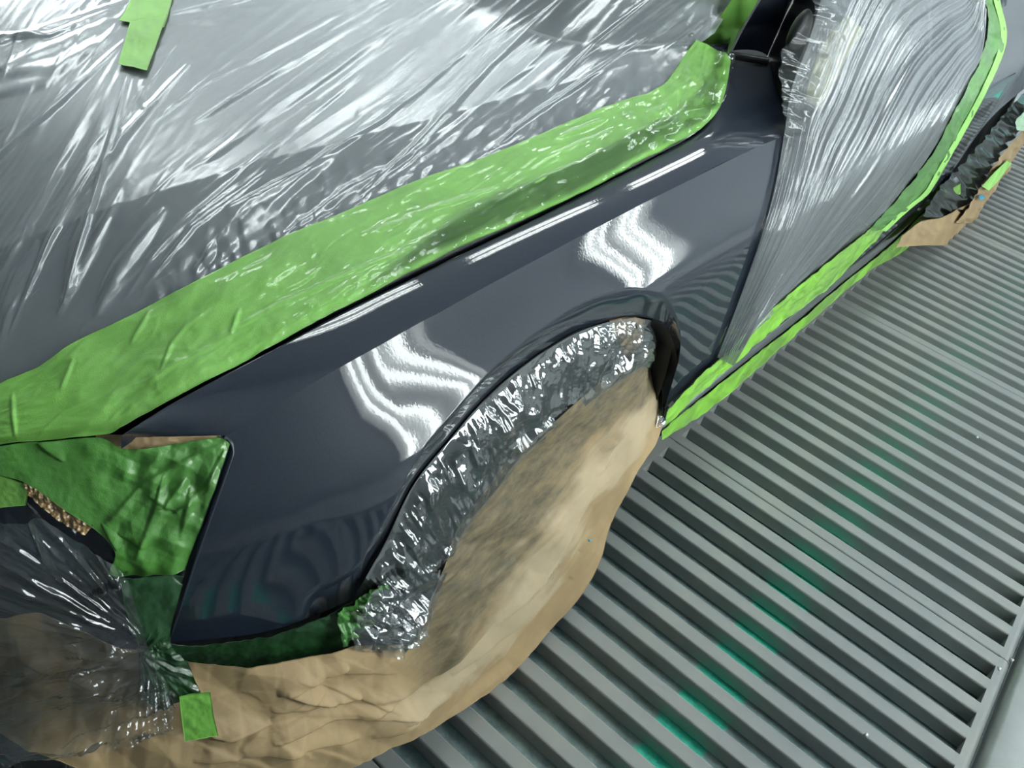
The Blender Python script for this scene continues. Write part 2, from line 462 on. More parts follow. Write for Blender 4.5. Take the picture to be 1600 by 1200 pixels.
M = {
    'paint': mat_paint(),
    'paint_hood': mat_simple('navy_hood_paint', (0.014, 0.018, 0.028), 0.25, Coat_Weight=0.6, Coat_Roughness=0.05),
    'black': mat_simple('black_plastic', (0.010, 0.011, 0.012), 0.5),
    'rubber': mat_simple('black_rubber_seal', (0.006, 0.006, 0.007), 0.45),
    'glass': mat_simple('dark_glass', (0.012, 0.016, 0.018), 0.04, Coat_Weight=0.5),
    'chrome': mat_simple('polished_trim', (0.55, 0.57, 0.60), 0.16, Metallic=1.0),
    'hood_film': mat_film('milky_masking_film', 0.42, (0.40, 0.44, 0.46), 0.25, 1.75, 0.03, 60, cloudy=0.04, cscale=3, gain=1.7),
    'door_film': mat_film('clear_stretched_film', 0.36, (0.42, 0.45, 0.47), 0.20, 1.6, 0.06, 90, cloudy=0.08, cscale=4, gain=1.4),
    'clear_film': mat_film('clear_crumpled_film', 0.02, (0.5, 0.54, 0.56), 0.07, 1.45, 0.10, 70, gain=1.0),
    'wheel_film': mat_film('silvery_crumpled_film', 0.03, (0.5, 0.54, 0.56), 0.08, 2.1, 0.10, 80, gain=1.8),
    'tape': mat_tape('green_crepe_tape', (0.20, 0.47, 0.085), 0.5, 0.5),
    'tape_pale': mat_tape('pale_green_crepe_tape', (0.33, 0.68, 0.16), 0.55),
    'tape_bright': mat_tape('fresh_green_crepe_tape', (0.26, 0.60, 0.06), 0.45, 0.8),
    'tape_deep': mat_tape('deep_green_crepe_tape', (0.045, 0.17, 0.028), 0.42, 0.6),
    'paper': mat_paper('brown_kraft_paper'),
    'paper_sprayed': mat_paper('oversprayed_kraft_paper', (0.42, 0.33, 0.19), 0.45),
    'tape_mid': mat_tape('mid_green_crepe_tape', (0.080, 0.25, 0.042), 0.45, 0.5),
    'tape_mid2': mat_tape('medium_green_crepe_tape', (0.16, 0.42, 0.06), 0.5),  # plain medium green of the short bumper tab
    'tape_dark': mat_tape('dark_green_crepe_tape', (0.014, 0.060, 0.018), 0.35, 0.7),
    'tape_white': mat_tape('whitish_green_tape', (0.45, 0.66, 0.45), 0.5),
    'flake': mat_simple('white_paint_flake', (0.75, 0.76, 0.74), 0.6),
    'blue_bit': mat_simple('blue_tape', (0.03, 0.30, 0.50), 0.5),
    'bumper_film': mat_film('bumper_film', 0.05, (0.4, 0.43, 0.44), 0.10, 1.6, 0.05, 40),
    'dark_film': mat_film('dark_crumpled_film', 0.85, (0.03, 0.045, 0.05), 0.15, 1.6, 0.2, 40),
    'black_film': mat_film('black_crumpled_film', 0.97, (0.006, 0.010, 0.009), 0.10, 1.45, 0.15, 60, gain=1.0),
    'paper_film': mat_simple('film_covered_brown_paper', (0.30, 0.19, 0.08), 0.35, 0.5, 60, Coat_Weight=0.8, Coat_Roughness=0.08),
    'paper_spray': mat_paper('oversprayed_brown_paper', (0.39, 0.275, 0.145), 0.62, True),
    'paper_yellow': mat_simple('pale_yellow_paper', (0.62, 0.62, 0.36), 0.7, 0.08),
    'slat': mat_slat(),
    'filter': mat_filter(),
    'concrete': mat_simple('smooth_grey_concrete', (0.33, 0.36, 0.36), 0.6, 0.25, 4, 0.2, 60),
    'wall': mat_simple('light_wall_panel', (0.50, 0.54, 0.57), 0.45),
    'wall_white': mat_simple('white_wall_panel', (0.82, 0.84, 0.85), 0.5),
    'wall_dark': mat_simple('dark_front_wall', (0.10, 0.11, 0.12), 0.6),  # unseen front wall, darkened to keep light off the slat sides
    'ceiling': mat_simple('grey_ceiling_filter', (0.25, 0.28, 0.31), 0.9),
    'lamp_body': mat_simple('white_lamp_housing', (0.90, 0.92, 0.92), 0.5),
    'tube': mat_emit('fluorescent_tube_glass', (0.93, 1.0, 0.98), TUBE),
}

# ------------------------------------------------------------------ object helpers
def make(name, verts, faces, mat, parent=None, smooth=True, kind=None):
    me = bpy.data.meshes.new(name)
    verts = np.asarray(verts, float)
    me.from_pydata(verts.tolist(), [], faces)
    if smooth: me.polygons.foreach_set('use_smooth', [True] * len(me.polygons))
    me.materials.append(M[mat] if isinstance(mat, str) else mat)
    me.update()
    o = bpy.data.objects.new(name, me)
    COL.objects.link(o)
    if parent is not None: o.parent = parent
    if kind: o['kind'] = kind
    return o

def grid_faces(n, m_, off=0, flip=False):
    i = np.arange(n - 1)[:, None]; j = np.arange(m_ - 1)[None, :]
    a = off + i * m_ + j
    q = np.stack([a, a + 1, a + m_ + 1, a + m_], -1).reshape(-1, 4)
    if flip: q = q[:, ::-1]
    return q.tolist()

def grid(name, P, mat, parent=None, extra=None, back=0.0):
    """one smooth surface from an n x m grid of points, normals towards the viewer's side; back > 0 gives it that much thickness"""
    n, m_ = P.shape[:2]
    nn = normals(P)
    c = np.cross(P[1:, :-1] - P[:-1, :-1], P[:-1, 1:] - P[:-1, :-1])
    flip = (c * nn[:-1, :-1]).sum() > 0
    verts = P.reshape(-1, 3); faces = grid_faces(n, m_, 0, flip)
    if back > 0:
        Q = P - nn * back
        verts = np.vstack([verts, Q.reshape(-1, 3)])
        faces += grid_faces(n, m_, n * m_, not flip)
        o = n * m_
        ring = [i * m_ for i in range(n)] + [(n - 1) * m_ + j for j in range(1, m_)] + [i * m_ + m_ - 1 for i in range(n - 2, -1, -1)] + [j for j in range(m_ - 2, 0, -1)]
        for a, b in zip(ring, ring[1:] + ring[:1]):
            faces.append([a, b, b + o, a + o] if flip else [b, a, a + o, b + o])
    return make(name, verts, faces, mat, parent)

def tag(o, label, cat, group=None, kind=None):
    o['label'] = label; o['category'] = cat
    if group: o['group'] = group
    if kind: o['kind'] = kind
    return o

def struct(o):
    o['kind'] = 'structure'; return o

def empty(name, loc=(0, 0, 0)):
    o = bpy.data.objects.new(name, None); o.location = loc; o.empty_display_size = 0.1
    COL.objects.link(o); return o

def box_vf(x0, x1, y0, y1, z0, z1, bevel=0.0):
    if bevel <= 0:
        v = [(x, y, z) for x in (x0, x1) for y in (y0, y1) for z in (z0, z1)]
        f = [[0, 1, 3, 2], [4, 6, 7, 5], [0, 4, 5, 1], [2, 3, 7, 6], [0, 2, 6, 4], [1, 5, 7, 3]]
        return v, f
    b = bevel   # bevel the two long upper edges (running along X)
    prof = [(y0, z0), (y0, z1 - b), (y0 + b * 0.35, z1 - b * 0.3), (y0 + b, z1), (y1 - b, z1), (y1 - b * 0.35, z1 - b * 0.3), (y1, z1 - b), (y1, z0)]
    k = len(prof)
    v = [(x, y, z) for x in (x0, x1) for y, z in prof]
    f = [[i, (i + 1) % k, k + (i + 1) % k, k + i] for i in range(k)]
    f += [list(range(k))[::-1], list(range(k, 2 * k))]
    return v, f

def box(name, dims, mat, parent=None, bevel=0.0):
    v, f = box_vf(*dims, bevel)
    return make(name, v, f, mat, parent, smooth=False)
# ================================================================== THE SETTING
PIT_X0, PIT_X1 = -0.485, 0.350
FLOOR_Y0, FLOOR_Y1 = -2.6, 7.0
struct(box('floor', (-3.6, PIT_X0, FLOOR_Y0, FLOOR_Y1, -0.12, -0.004), 'concrete'))
# slab beside the pit, its edge worn and slightly raised
n, m_ = 60, 14
yy = np.linspace(FLOOR_Y0, FLOOR_Y1, 400)[:, None]; xx = np.array([0.352, 0.3525, 0.356, 0.362, 0.40, 0.6, 1.0, 1.5])[None, :]
zz = np.array([-0.12, 0.0, 0.010, 0.014, 0.016, 0.016, 0.016, 0.016])[None, :]
Xg = xx + 0 * yy + np.where(xx < 0.4, 0.006 * fbm(yy * 3, yy * 0 + 2, 3), 0)
Zg = zz + 0.002 * fbm(xx * 9, yy * 9, 4)
P = np.stack([Xg, yy + 0 * xx, Zg], -1)
v = P.reshape(-1, 3); f = grid_faces(400, 8, 0, False)
o = make('floor', v, f, 'concrete'); struct(o)
struct(box('floor', (PIT_X0, 0.352, FLOOR_Y0, FLOOR_Y1, -0.13, -0.036), 'filter'))
struct(box('wall_left', (-3.7, -3.6, FLOOR_Y0, FLOOR_Y1, 0, 3.4), 'wall_white'))
struct(box('wall_right', (1.5, 1.6, FLOOR_Y0, FLOOR_Y1, 0, 3.4), 'wall'))
struct(box('wall_back', (-3.7, 1.6, FLOOR_Y1, FLOOR_Y1 + 0.1, 0, 3.4), 'wall'))
struct(box('wall_front', (-3.7, 1.6, FLOOR_Y0 - 0.1, FLOOR_Y0, 0, 3.4), 'wall_dark'))
struct(box('ceiling', (-3.7, 1.6, FLOOR_Y0, FLOOR_Y1, 3.4, 3.5), 'ceiling'))

# ---- lamps: housings with four tubes
def lamp(origin, axis_u, axis_v, length, width, label, group, r=0.024):
    """housing lying in the plane (u = along the tubes, v = across), light side towards u x v"""
    o = empty('light_fixture', origin)
    tag(o, label, 'light fixture', group)
    u = np.array(axis_u, float); w = np.array(axis_v, float); nn = np.cross(u, w)
    def place(pts): return [tuple(u * a + w * b + nn * c) for a, b, c in pts]
    L, W = length / 2, width / 2
    # tray
    prof = [(-W, 0.0), (-W, 0.07), (-W * 0.96, 0.07), (-W * 0.9, 0.012), (W * 0.9, 0.012), (W * 0.96, 0.07), (W, 0.07), (W, 0.0)]
    v = place([(a, b, c) for a in (-L, L) for b, c in prof]); k = len(prof)
    f = [[i, (i + 1) % k, k + (i + 1) % k, k + i] for i in range(k)] + [list(range(k))[::-1], list(range(k, 2 * k))]
    make('housing', v, f, 'lamp_body', o, smooth=False)
    for t in range(4):
        b0 = (-0.315, -0.150, 0.150, 0.315)[t] * width
        pts = []; seg = 10
        for a in (-L * 0.95, L * 0.95):
            for q in range(seg):
                th = 2 * math.pi * q / seg
                pts.append((a, b0 + r * math.cos(th), 0.045 + r * math.sin(th)))
        f = [[q, (q + 1) % seg, seg + (q + 1) % seg, seg + q] for q in range(seg)] + [list(range(seg))[::-1], list(range(seg, 2 * seg))]
        make('tube', place(pts), f, 'tube', o)
    return o
for y, wd, word in WALL_LAMPS:
    lamp((1.498, y, 1.40), (0, 0, 1), (0, 1, 0), 2.2, wd, 'upright four-tube wall lamp beside the grating, %s' % word, 'upright wall lamps', r=0.030 if wd > 0.7 else 0.013)
    lamp((-3.598, y, 1.15), (0, 0, 1), (0, -1, 0), 1.7, 0.60, 'upright four-tube lamp on the far wall, %s' % word, 'far wall lamps')
for x, y, word in CEIL_LAMPS:
    lamp((x, y, 3.398), (0, 1, 0), (1, 0, 0), 1.15, 0.55, 'long four-tube ceiling lamp, %s' % word, 'ceiling lamps', r=0.021)

# ---- floor gratings
PITCH, BAR, BAR_H = 0.0692, 0.0310, 0.031
slat_v, slat_f = box_vf(-0.442, 0.319, 0, BAR, -BAR_H, 0, 0.0035)
slat_me = None
seams = [-0.503, 0.497, 1.497, 2.497, 3.497, 4.497]
words = ['the one under the masked front bumper', 'the one under the paper-covered front wheel', 'the one below the front door sill',
         'the one below the middle of the door sill', 'the one beside the rear wheel paper', 'the farthest one past the rear wheel']
for k, y0 in enumerate(seams):
    g = empty('floor_grate', (0, y0, 0))
    tag(g, 'grey steel slat floor grating, ' + words[k], 'floor grating', 'floor gratings beside the car')
    for i in range(15):
        if slat_me is None:
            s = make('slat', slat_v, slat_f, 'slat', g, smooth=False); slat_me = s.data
        else:
            s = bpy.data.objects.new('slat', slat_me); COL.objects.link(s); s.parent = g
        s.location = (0, 0.0009 + i * (1.0 - BAR - 0.0018) / 14, 0)
    # end rails: flat on the car side, rounded on the slab side
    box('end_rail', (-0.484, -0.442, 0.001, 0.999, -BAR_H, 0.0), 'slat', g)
    prof = [(0.319, -BAR_H), (0.319, 0.0), (0.329, 0.0), (0.335, -0.002), (0.340, -0.006), (0.344, -0.013), (0.346, -0.024), (0.346, -BAR_H)]
    kk = len(prof)
    v = [(x, y, z) for y in (0.001, 0.999) for x, z in prof]
    f = [[i, kk + i, kk + (i + 1) % kk, (i + 1) % kk] for i in range(kk)] + [list(range(kk)), list(range(kk, 2 * kk))[::-1]]
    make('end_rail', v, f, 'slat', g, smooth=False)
# ================================================================== THE CAR
car = tag(empty('car', (-1.28, 1.9, 0)), 'dark navy car wrapped in film, paper and green tape with one glossy bare front fender', 'car')
def carpart(name, P, mat, parent=car, back=0.0):
    o = grid(name, P, mat, None, back=back)
    o.parent = parent; o.matrix_parent_inverse = Matrix.Translation((1.28, -1.9, 0)) if parent is car else Matrix.Identity(4)
    return o
def reparent(o, parent=car):
    o.parent = parent
    o.matrix_parent_inverse = Matrix.Translation((1.28, -1.9, 0)) if parent is car else Matrix.Identity(4)
    return o

# ---- front fender: crown strip between bonnet seam and crease, side below the crease
CREASE = [(352, 680), (420, 640), (500, 592), (560, 558), (600, 536), (640, 513), (690, 486), (740, 458), (800, 426), (860, 394), (920, 362), (970, 336),
          (1010, 315), (1050, 295), (1090, 275), (1130, 255), (1170, 236), (1200, 223), (1230, 210)]
LOWER = [(266, 1004), (400, 990), (480, 966), (553, 932), (575, 893), (603, 843), (645, 757), (700, 688), (760, 620), (830, 561), (900, 518), (960, 498),
         (1003, 495), (1040, 510), (1057, 560), (1050, 612), (1032, 664), (1075, 630), (1133, 584)]
def crease_pts(U, V):
    """points of the crease: on the side surface, right at its top edge"""
    return hit(U, V, g_side)
A, B = pairs(CREASE, LOWER, 420)
w = np.linspace(0, 1, 110) ** 1.0
G = A[:, None, :] * (1 - w[None, :, None]) + B[:, None, :] * w[None, :, None]
Pside = hit(G[..., 0], G[..., 1], g_side)
# rolled wheel-arch lip: the last stretch of each column turns in under the arch
Glen = np.linalg.norm(B - A, axis=1)
yy_ = Pside[:, -1, 1]
arch = smoothstep(0.02, 0.06, np.linspace(0, 1, 420) - 0.14) * smoothstep(0.90, 0.84, np.linspace(0, 1, 420))
q = np.clip(1 - (1 - w)[None, :] * Glen[:, None] / 44.0, 0, 1)
dirs = rays(G[..., 0], G[..., 1]); dirs /= np.linalg.norm(dirs, axis=-1, keepdims=True)
Pside = Pside + dirs * (0.065 * q ** 1.35 * arch[:, None])[..., None]
SEAM = [(192, 680), (235, 652), (285, 622), (375, 574), (430, 545), (487, 514), (560, 476), (640, 437), (720, 398), (800, 360), (860, 331), (920, 300), (990, 264), (1050, 232),
        (1097, 204), (1120, 170), (1132, 130), (1141, 84), (1200, 91)]
CREASE2 = [(200, 684), (270, 683), (352, 680), (420, 640), (470, 610), (520, 581), (580, 547), (650, 508), (730, 463), (810, 421), (870, 389), (930, 357), (1000, 320), (1060, 290),
           (1110, 264), (1145, 247), (1175, 234), (1205, 221), (1230, 210)]
Ac, Bc = pairs(CREASE2, SEAM, 420)
C3 = hit(Ac[:, 0], Ac[:, 1], g_side)
S3 = hit(Bc[:, 0], Bc[:, 1], lambda P: P[..., 2] - seam_z(P[..., 1]))
w = np.linspace(0, 1, 28)
bul = (4 * w * (1 - w))[None, :, None] * np.array([0.0010, 0, 0.0018])[None, None, :]
wid = np.linalg.norm(S3 - C3, axis=1)
Pcrown = C3[:, None, :] * (1 - w[None, :, None]) + S3[:, None, :] * w[None, :, None] + bul * np.clip(wid / 0.045, 0, 2.0)[:, None, None]
n1, m1 = Pside.shape[:2]; n2, m2 = Pcrown.shape[:2]
# edge under the seam so that the sheet metal turns down into the gap
turn = np.concatenate([Pcrown, (S3 + np.array([-0.004, 0, -0.004]))[:, None, :], (S3 + np.array([-0.006, 0, -0.02]))[:, None, :]], 1)
m2 += 2
verts = np.vstack([Pside.reshape(-1, 3), turn.reshape(-1, 3)])
o = make('front_fender', verts, grid_faces(n1, m1, 0, False) + grid_faces(n2, m2, n1 * m1, True), 'paint')
fender = reparent(o); fender['label'] = 'glossy bare navy front fender panel'

# thin rolled rim along the wheel opening
rim_px = np.array(LOWER[3:17], float)
A = poly(rim_px, 200)
R0 = hit(A[:, 0], A[:, 1], g_side) + 0.064 * rays(A[:, 0], A[:, 1]) / np.linalg.norm(rays(A[:, 0], A[:, 1]), axis=-1, keepdims=True)
Prim = np.stack([R0 + np.array([0.001, 0, 0]), R0 + np.array([-0.006, 0, -0.002]), R0 + np.array([-0.03, 0, -0.004]), R0 + np.array([-0.10, 0, 0.0])], 1)
carpart('wheel_arch_rim', Prim, 'black', fender)

# front edge seal (lamp gap) running down the fender's front edge
A = poly([(352, 681), (362, 688), (366, 700), (362, 720), (330, 810), (300, 900), (272, 985)], 120)
F0 = hit(A[:, 0], A[:, 1], g_side)
A2 = poly([(338, 679), (350, 683), (358, 697), (354, 716), (321, 810), (290, 898), (262, 985)], 120)
F1 = hit(A2[:, 0], A2[:, 1], g_side)
ridge_c = np.stack([F0 + (0.000, 0, 0), F0 * 0.75 + F1 * 0.25 + (0.004, -0.002, 0.001), F0 * 0.4 + F1 * 0.6 + (0.0035, -0.002, 0.001), F1 + (-0.006, 0, 0), F1 + (-0.02, 0, 0)], 1)
carpart('fender_edge', ridge_c, 'paint', fender)

# ---- hood and windscreen: the height field sampled in plan, mirrored about the car's centre line
xs = np.concatenate([np.linspace(-2.08, -0.72, 56), np.linspace(-0.70, -0.488, 20)])
Xg = xs[None, :]; Xm = np.where(Xg < -1.28, -2.56 - Xg, Xg)
sg = np.linspace(0, 1, 90)[:, None]
Yg = sg * screen_y(Xm); Xg = Xg + 0 * Yg; Xm = Xm + 0 * Yg
Zg = top_z(Xm, Yg) - 0.003 - 0.25 * np.clip(0.14 - Yg, 0, 1) - np.where(np.abs(Xg + 0.488) < 1e-6, 0.02, 0.0)
# the hood's edge follows the fender's plan curve towards the nose
Xh = Xg - (1.15 * np.clip(0.47 - Yg, 0, 2) ** 2) * smoothstep(-1.28, -0.6, Xg)
hood_edge = lut([0, 1.12, 1.22, 1.32, 1.42, 1.52, 1.7], [-0.488, -0.490, -0.51, -0.555, -0.605, -0.655, -0.70], 400, 8)
over = Xh > hood_edge(Yg)
Xh = np.minimum(Xh, hood_edge(Yg)); Zg = np.where(over, np.minimum(Zg, top_z(Xh, Yg) - 0.004), Zg)
carpart('hood', np.stack([Xh, Yg, Zg], -1), 'paint_hood')
xs = np.linspace(-1.92, -0.64, 60)[None, :]; Xm = np.where(xs < -1.28, -2.56 - xs, xs)
Yg = screen_y(Xm) + 0.01 + np.linspace(0, 1, 40)[:, None] * 1.05
Zg = top_z(Xm + 0 * Yg, Yg) - 0.004
carpart('windshield', np.stack([xs + 0 * Yg, Yg, Zg], -1), 'glass')

# ---- windscreen pillar
A, B = pairs([(1145, 79), (1164, 42), (1190, -2), (1230, -70)], [(1199, 87), (1217, 46), (1239, -2), (1275, -70)], 40)
zt = np.interp(np.linspace(0, 1, 40), [0, 1], [0.826, 0.99])
wv = np.linspace(0, 1, 14)
Pp = []
for i in range(40):
    a = on_plane(A[i, 0], A[i, 1], 2, zt[i] + 0.004); b = on_plane(B[i, 0], B[i, 1], 2, zt[i] - 0.004)
    Pp.append([a * (1 - t) + b * t + np.array([0.006, -0.004, 0.008]) * (4 * t * (1 - t)) for t in wv])
carpart('windshield_pillar', np.array(Pp), 'paint')

g0 = poly([(1140, 79), (1168, 84), (1202, 90)], 30)
Pg = on_plane(g0[:, 0], g0[:, 1], 2, 0.8285); Pg2 = on_plane(g0[:, 0] + 0.5, g0[:, 1] + 4.0, 2, 0.8285)
carpart('pillar_gap_seal', np.stack([Pg, Pg2, Pg2 + np.array([0, 0, -0.01])], 1), 'rubber')

# black corner piece between pillar, fender end and door mirror
PL = np.vstack([np.array(Pp)[::-1, -1], Pcrown[-1, ::-1]])
cc = (PL - CAM_P) @ CAM_R.T
pu = 800 + FOCAL * cc[:, 0] / cc[:, 2]; pv = 600 + FOCAL * cc[:, 1] / cc[:, 2]
PR = hit(pu + 46, pv + 14, g_side)
wv = np.linspace(0, 1, 16)[None, :, None]
carpart('mirror_corner', PL[:, None, :] * (1 - wv) + PR[:, None, :] * wv - np.array([0, 0, 0.004]), 'black')

# ---- doors, quarter panel and sill from the side surface, sampled in (Y, Z)
def side_patch(name, y0, y1, z0, z1, n, m_, mat='paint', off=0.0, zfun=None, parent=car):
    Y, Z = np.meshgrid(np.linspace(y0, y1, n), np.linspace(z0, z1, m_), indexing='ij')
    if zfun is not None: Z = z0 + (zfun(Y) - z0) * (Z - z0) / (z1 - z0)
    X = side_x(Y, Z) + off
    return carpart(name, np.stack([X, Y, Z], -1), mat, parent)
door_f = side_patch('front_door', 1.285, 2.16, 0.27, 0.86, 60, 50, 'paint', -0.006, lambda Y: 0.770 + 0.09 * smoothstep(1.45, 1.65, Y))
door_r = side_patch('rear_door', 2.166, 2.84, 0.29, 0.86, 40, 50)
side_patch('front_window', 1.66, 2.15, 0.862, 1.34, 20, 20, 'glass', -0.008, None, door_f)
side_patch('rear_window', 2.17, 2.78, 0.862, 1.34, 20, 20, 'glass', -0.008, None, door_r)
# roof above the windows
xs = np.linspace(-1.84, -0.72, 40)[None, :]; ys = np.linspace(2.08, 3.75, 40)[:, None]
Zr = 1.345 + 0.07 * (1 - ((xs + 1.28) / 0.56) ** 2) + 0.03 * (1 - ((ys - 2.7) / 1.0) ** 2)
carpart('roof', np.stack([xs + 0 * ys, ys + 0 * xs, Zr], -1), 'paint')
# ---- bumper skin, underbody, wheel
U, V = sheet([(-230, 720), (-60, 692), (60, 690), (180, 688), (338, 684)], [(-230, 1200), (-60, 1170), (60, 1120), (160, 1050), (262, 1004)], 80, 60)
P = hit(U, V, g_side); carpart('front_bumper', P - normals(P) * 0.008, 'paint')
v, f = box_vf(-2.10, -0.56, 0.12, 4.3, 0.20, 0.70)
o = make('underbody', v, f, 'black', None, False); reparent(o)
def wheel(yc):
    seg = 48; prof = [(-0.56, 0.20), (-0.56, 0.295), (-0.545, 0.312), (-0.45, 0.315), (-0.43, 0.300), (-0.425, 0.22), (-0.435, 0.205), (-0.44, 0.06), (-0.43, 0.0)]
    v = []; k = len(prof)
    for i in range(seg):
        a = 2 * math.pi * i / seg
        for x, r in prof: v.append((x, yc + r * math.cos(a), 0.315 + r * math.sin(a)))
    f = [[i * k + j, i * k + j + 1, ((i + 1) % seg) * k + j + 1, ((i + 1) % seg) * k + j] for i in range(seg) for j in range(k - 1)]
    reparent(make('wheel', v, f, 'black', None))
wheel(WHEEL_Y); wheel(3.45)
# liner behind the wheel opening
a = np.linspace(-0.5, math.pi + 0.5, 50)[:, None]; xx = np.linspace(-0.405, -0.60, 8)[None, :]
carpart('wheel_arch_liner', np.stack([xx + 0 * a, WHEEL_Y + 0.395 * np.cos(a) + 0 * xx, WHEEL_Z + 0.385 * np.sin(a) + 0 * xx], -1), 'black')

# sill: painted strip, polished trim line, dark lower sill
SILL_A = [(1490, 262), (1446, 298), (1375, 360), (1300, 436), (1237, 487), (1200, 512), (1100, 597), (1028, 661)]
SILL_B = [(1494, 276), (1452, 309), (1378, 380), (1300, 443), (1240, 494), (1200, 526), (1100, 606), (1028, 667)]
SILL_C = [(1498, 284), (1457, 316), (1385, 385), (1306, 449), (1246, 500), (1205, 532), (1104, 611), (1030, 671)]
SILL_D = [(1520, 300), (1480, 335), (1405, 392), (1357, 421), (1262, 501), (1229, 531), (1110, 632), (1032, 684)]
U, V = sheet(SILL_A, SILL_B, 160, 8); P = hit(U, V, g_side); sill = carpart('side_sill', P - normals(P) * 0.004, 'paint')
U, V = sheet(SILL_B, SILL_C, 160, 8); P = hit(U, V, g_side); w = np.linspace(0, 1, 8)
carpart('sill_trim', P + normals(P) * (0.006 * np.sin(np.pi * w))[None, :, None], 'chrome', sill)
U, V = sheet(SILL_C, SILL_D, 160, 8); P = hit(U, V, g_side); carpart('lower_sill', P - normals(P) * 0.003, 'black')

# quarter panel behind the rear door, and its dark door gap
Q0 = [(1556, -40), (1567, 20), (1575, 88), (1550, 133), (1508, 205), (1484, 250), (1474, 282)]
Q1 = [(1760, -40), (1720, 20), (1690, 70), (1640, 110), (1580, 155), (1535, 200), (1484, 274)]
U, V = sheet(Q0, Q1, 120, 50); P = hit(U, V, g_side)
quarter = carpart('quarter_panel', P, 'paint')
QG = [(1540, -40), (1552, 20), (1560, 88), (1536, 130), (1494, 203), (1468, 252), (1452, 290)]
U, V = sheet(QG, Q0, 120, 6); P = hit(U, V, g_side); carpart('door_gap_seal', P - normals(P) * 0.004, 'rubber', quarter)

# door mirror under its crumpled film
th = np.linspace(0, math.pi, 26)[:, None]; ph = np.linspace(0, 2 * math.pi, 33)[None, :]
c0 = hit(np.array([1250.]), np.array([48.]), g_side)[0]
ex = np.array([0.014, 0.028, 0.034])
d = np.stack([np.sin(th) * np.cos(ph) * ex[0], np.sin(th) * np.sin(ph) * ex[1] * (1 - 0.35 * np.cos(th)), np.cos(th) * ex[2] + 0 * ph], -1)
v = (c0 + d).reshape(-1, 3)
reparent(make('mirror_housing', v, grid_faces(26, 33), 'black'))

# ================================================================== FILM, TAPE AND PAPER
def put(name, U, V, g, off, disp, mat, label, cat, group=None, back=0.0):
    P = hit(U, V, g)
    n_ = normals(P)
    # smooth the normals a little so that folds stay even
    P = P + n_ * (off + disp)[..., None] if np.ndim(disp) else P + n_ * off
    o = grid(name, P, mat, None, back=back)
    return tag(o, label, cat, group)

def crumple(U, V, seed, cell, amp, mix=0.6):
    a = facets(U + 9 * fbm(U / 25, V / 25, seed + 1), V + 9 * fbm(U / 25, V / 25, seed + 2), seed, cell)
    b = facets(U, V * 1.3, seed + 40, cell * 0.45)
    return amp * (a + mix * 0.5 * b + 0.5)

# ---- big film over the hood
TT = [(-240, -360), (-60, -360), (0, -360), (67, -360), (127, -360), (195, -360), (262, -360), (337, -360), (397, -360), (500, -360), (590, -360), (680, -360), (740, -360), (800, -360), (875, -360), (950, -360), (1015, -360), (1065, -360), (1110, -360), (1150, -360), (1180, -360)]
TAPE_TOP = [(-240, 722), (-60, 636), (0, 608), (67, 579), (127, 541), (195, 508), (262, 470), (337, 433), (397, 400), (500, 354), (590, 315), (680, 279), (740, 259), (800, 234), (875, 202), (950, 172), (1025, 144), (1056, 112), (1078, 68), (1115, 42), (1140, 0)]
BB = [(x + 1, y + 10) for x, y in TAPE_TOP]
U, V = sheet(TT, BB, 680, 430, False)
h = np.zeros(U.shape)
# fan of folds pulled out from the tape patch
fan = [[(200, 5), (100, 40), (-40, 85)], [(192, 30), (100, 70), (-40, 128)], [(198, 48), (120, 92), (70, 130), (-40, 160)], [(198, 66), (100, 160), (-30, 275)],
       [(192, 80), (110, 230), (60, 330), (-20, 470)], [(196, 100), (150, 230), (100, 330), (60, 430)], [(203, 118), (165, 260), (140, 345), (100, 480)], [(212, 124), (185, 240), (160, 290)],
       [(225, 126), (226, 180)], [(262, 28), (340, 12), (480, -20)], [(262, 38), (330, 36), (420, 20)], [(186, 60), (90, 110), (-40, 118)], [(190, 15), (80, 60), (-40, 62)]]
for i, s in enumerate(fan): h += (0.0018 if i % 3 else 0.0028) * segfold(U, V, s, 8 + 5 * (i % 3))
long_folds = [[(640, -10), (520, 30), (412, 90), (330, 130), (277, 172)], [(620, 5), (410, 130), (300, 200)], [(700, 0), (560, 85), (420, 180), (320, 262)], [(760, -10), (600, 130), (480, 215), (330, 290)],
              [(840, -20), (700, 110), (600, 190), (470, 270), (350, 330)], [(900, -20), (760, 110), (650, 230), (560, 310)], [(940, -10), (820, 110), (720, 200), (600, 300)],
              [(1000, -30), (900, 80), (800, 160), (720, 220)], [(1040, -20), (930, 70), (850, 150)], [(560, 120), (400, 260), (260, 380), (170, 470)], [(600, 170), (450, 300), (330, 420)],
              [(520, 250), (400, 330), (300, 430)], [(420, 270), (300, 360), (220, 460)], [(650, 240), (540, 300), (440, 370)], [(140, 330), (120, 400), (108, 470)], [(60, 380), (20, 470), (0, 560)],
              [(150, 260), (80, 380), (20, 520)], [(300, 100), (210, 200), (120, 320)], [(740, 180), (640, 260), (560, 330)], [(1080, 0), (960, 100), (900, 170)], [(1010, 60), (940, 110), (820, 190), (760, 240)],
              [(30, 420), (0, 500)], [(190, 300), (130, 420), (90, 500)], [(260, 330), (190, 420), (150, 500)]]
for i, s in enumerate(long_folds): h += (0.0013 + 0.0007 * (i % 3)) * segfold(U, V, s, 7 + 4 * (i % 4))
rng = random.Random(5)
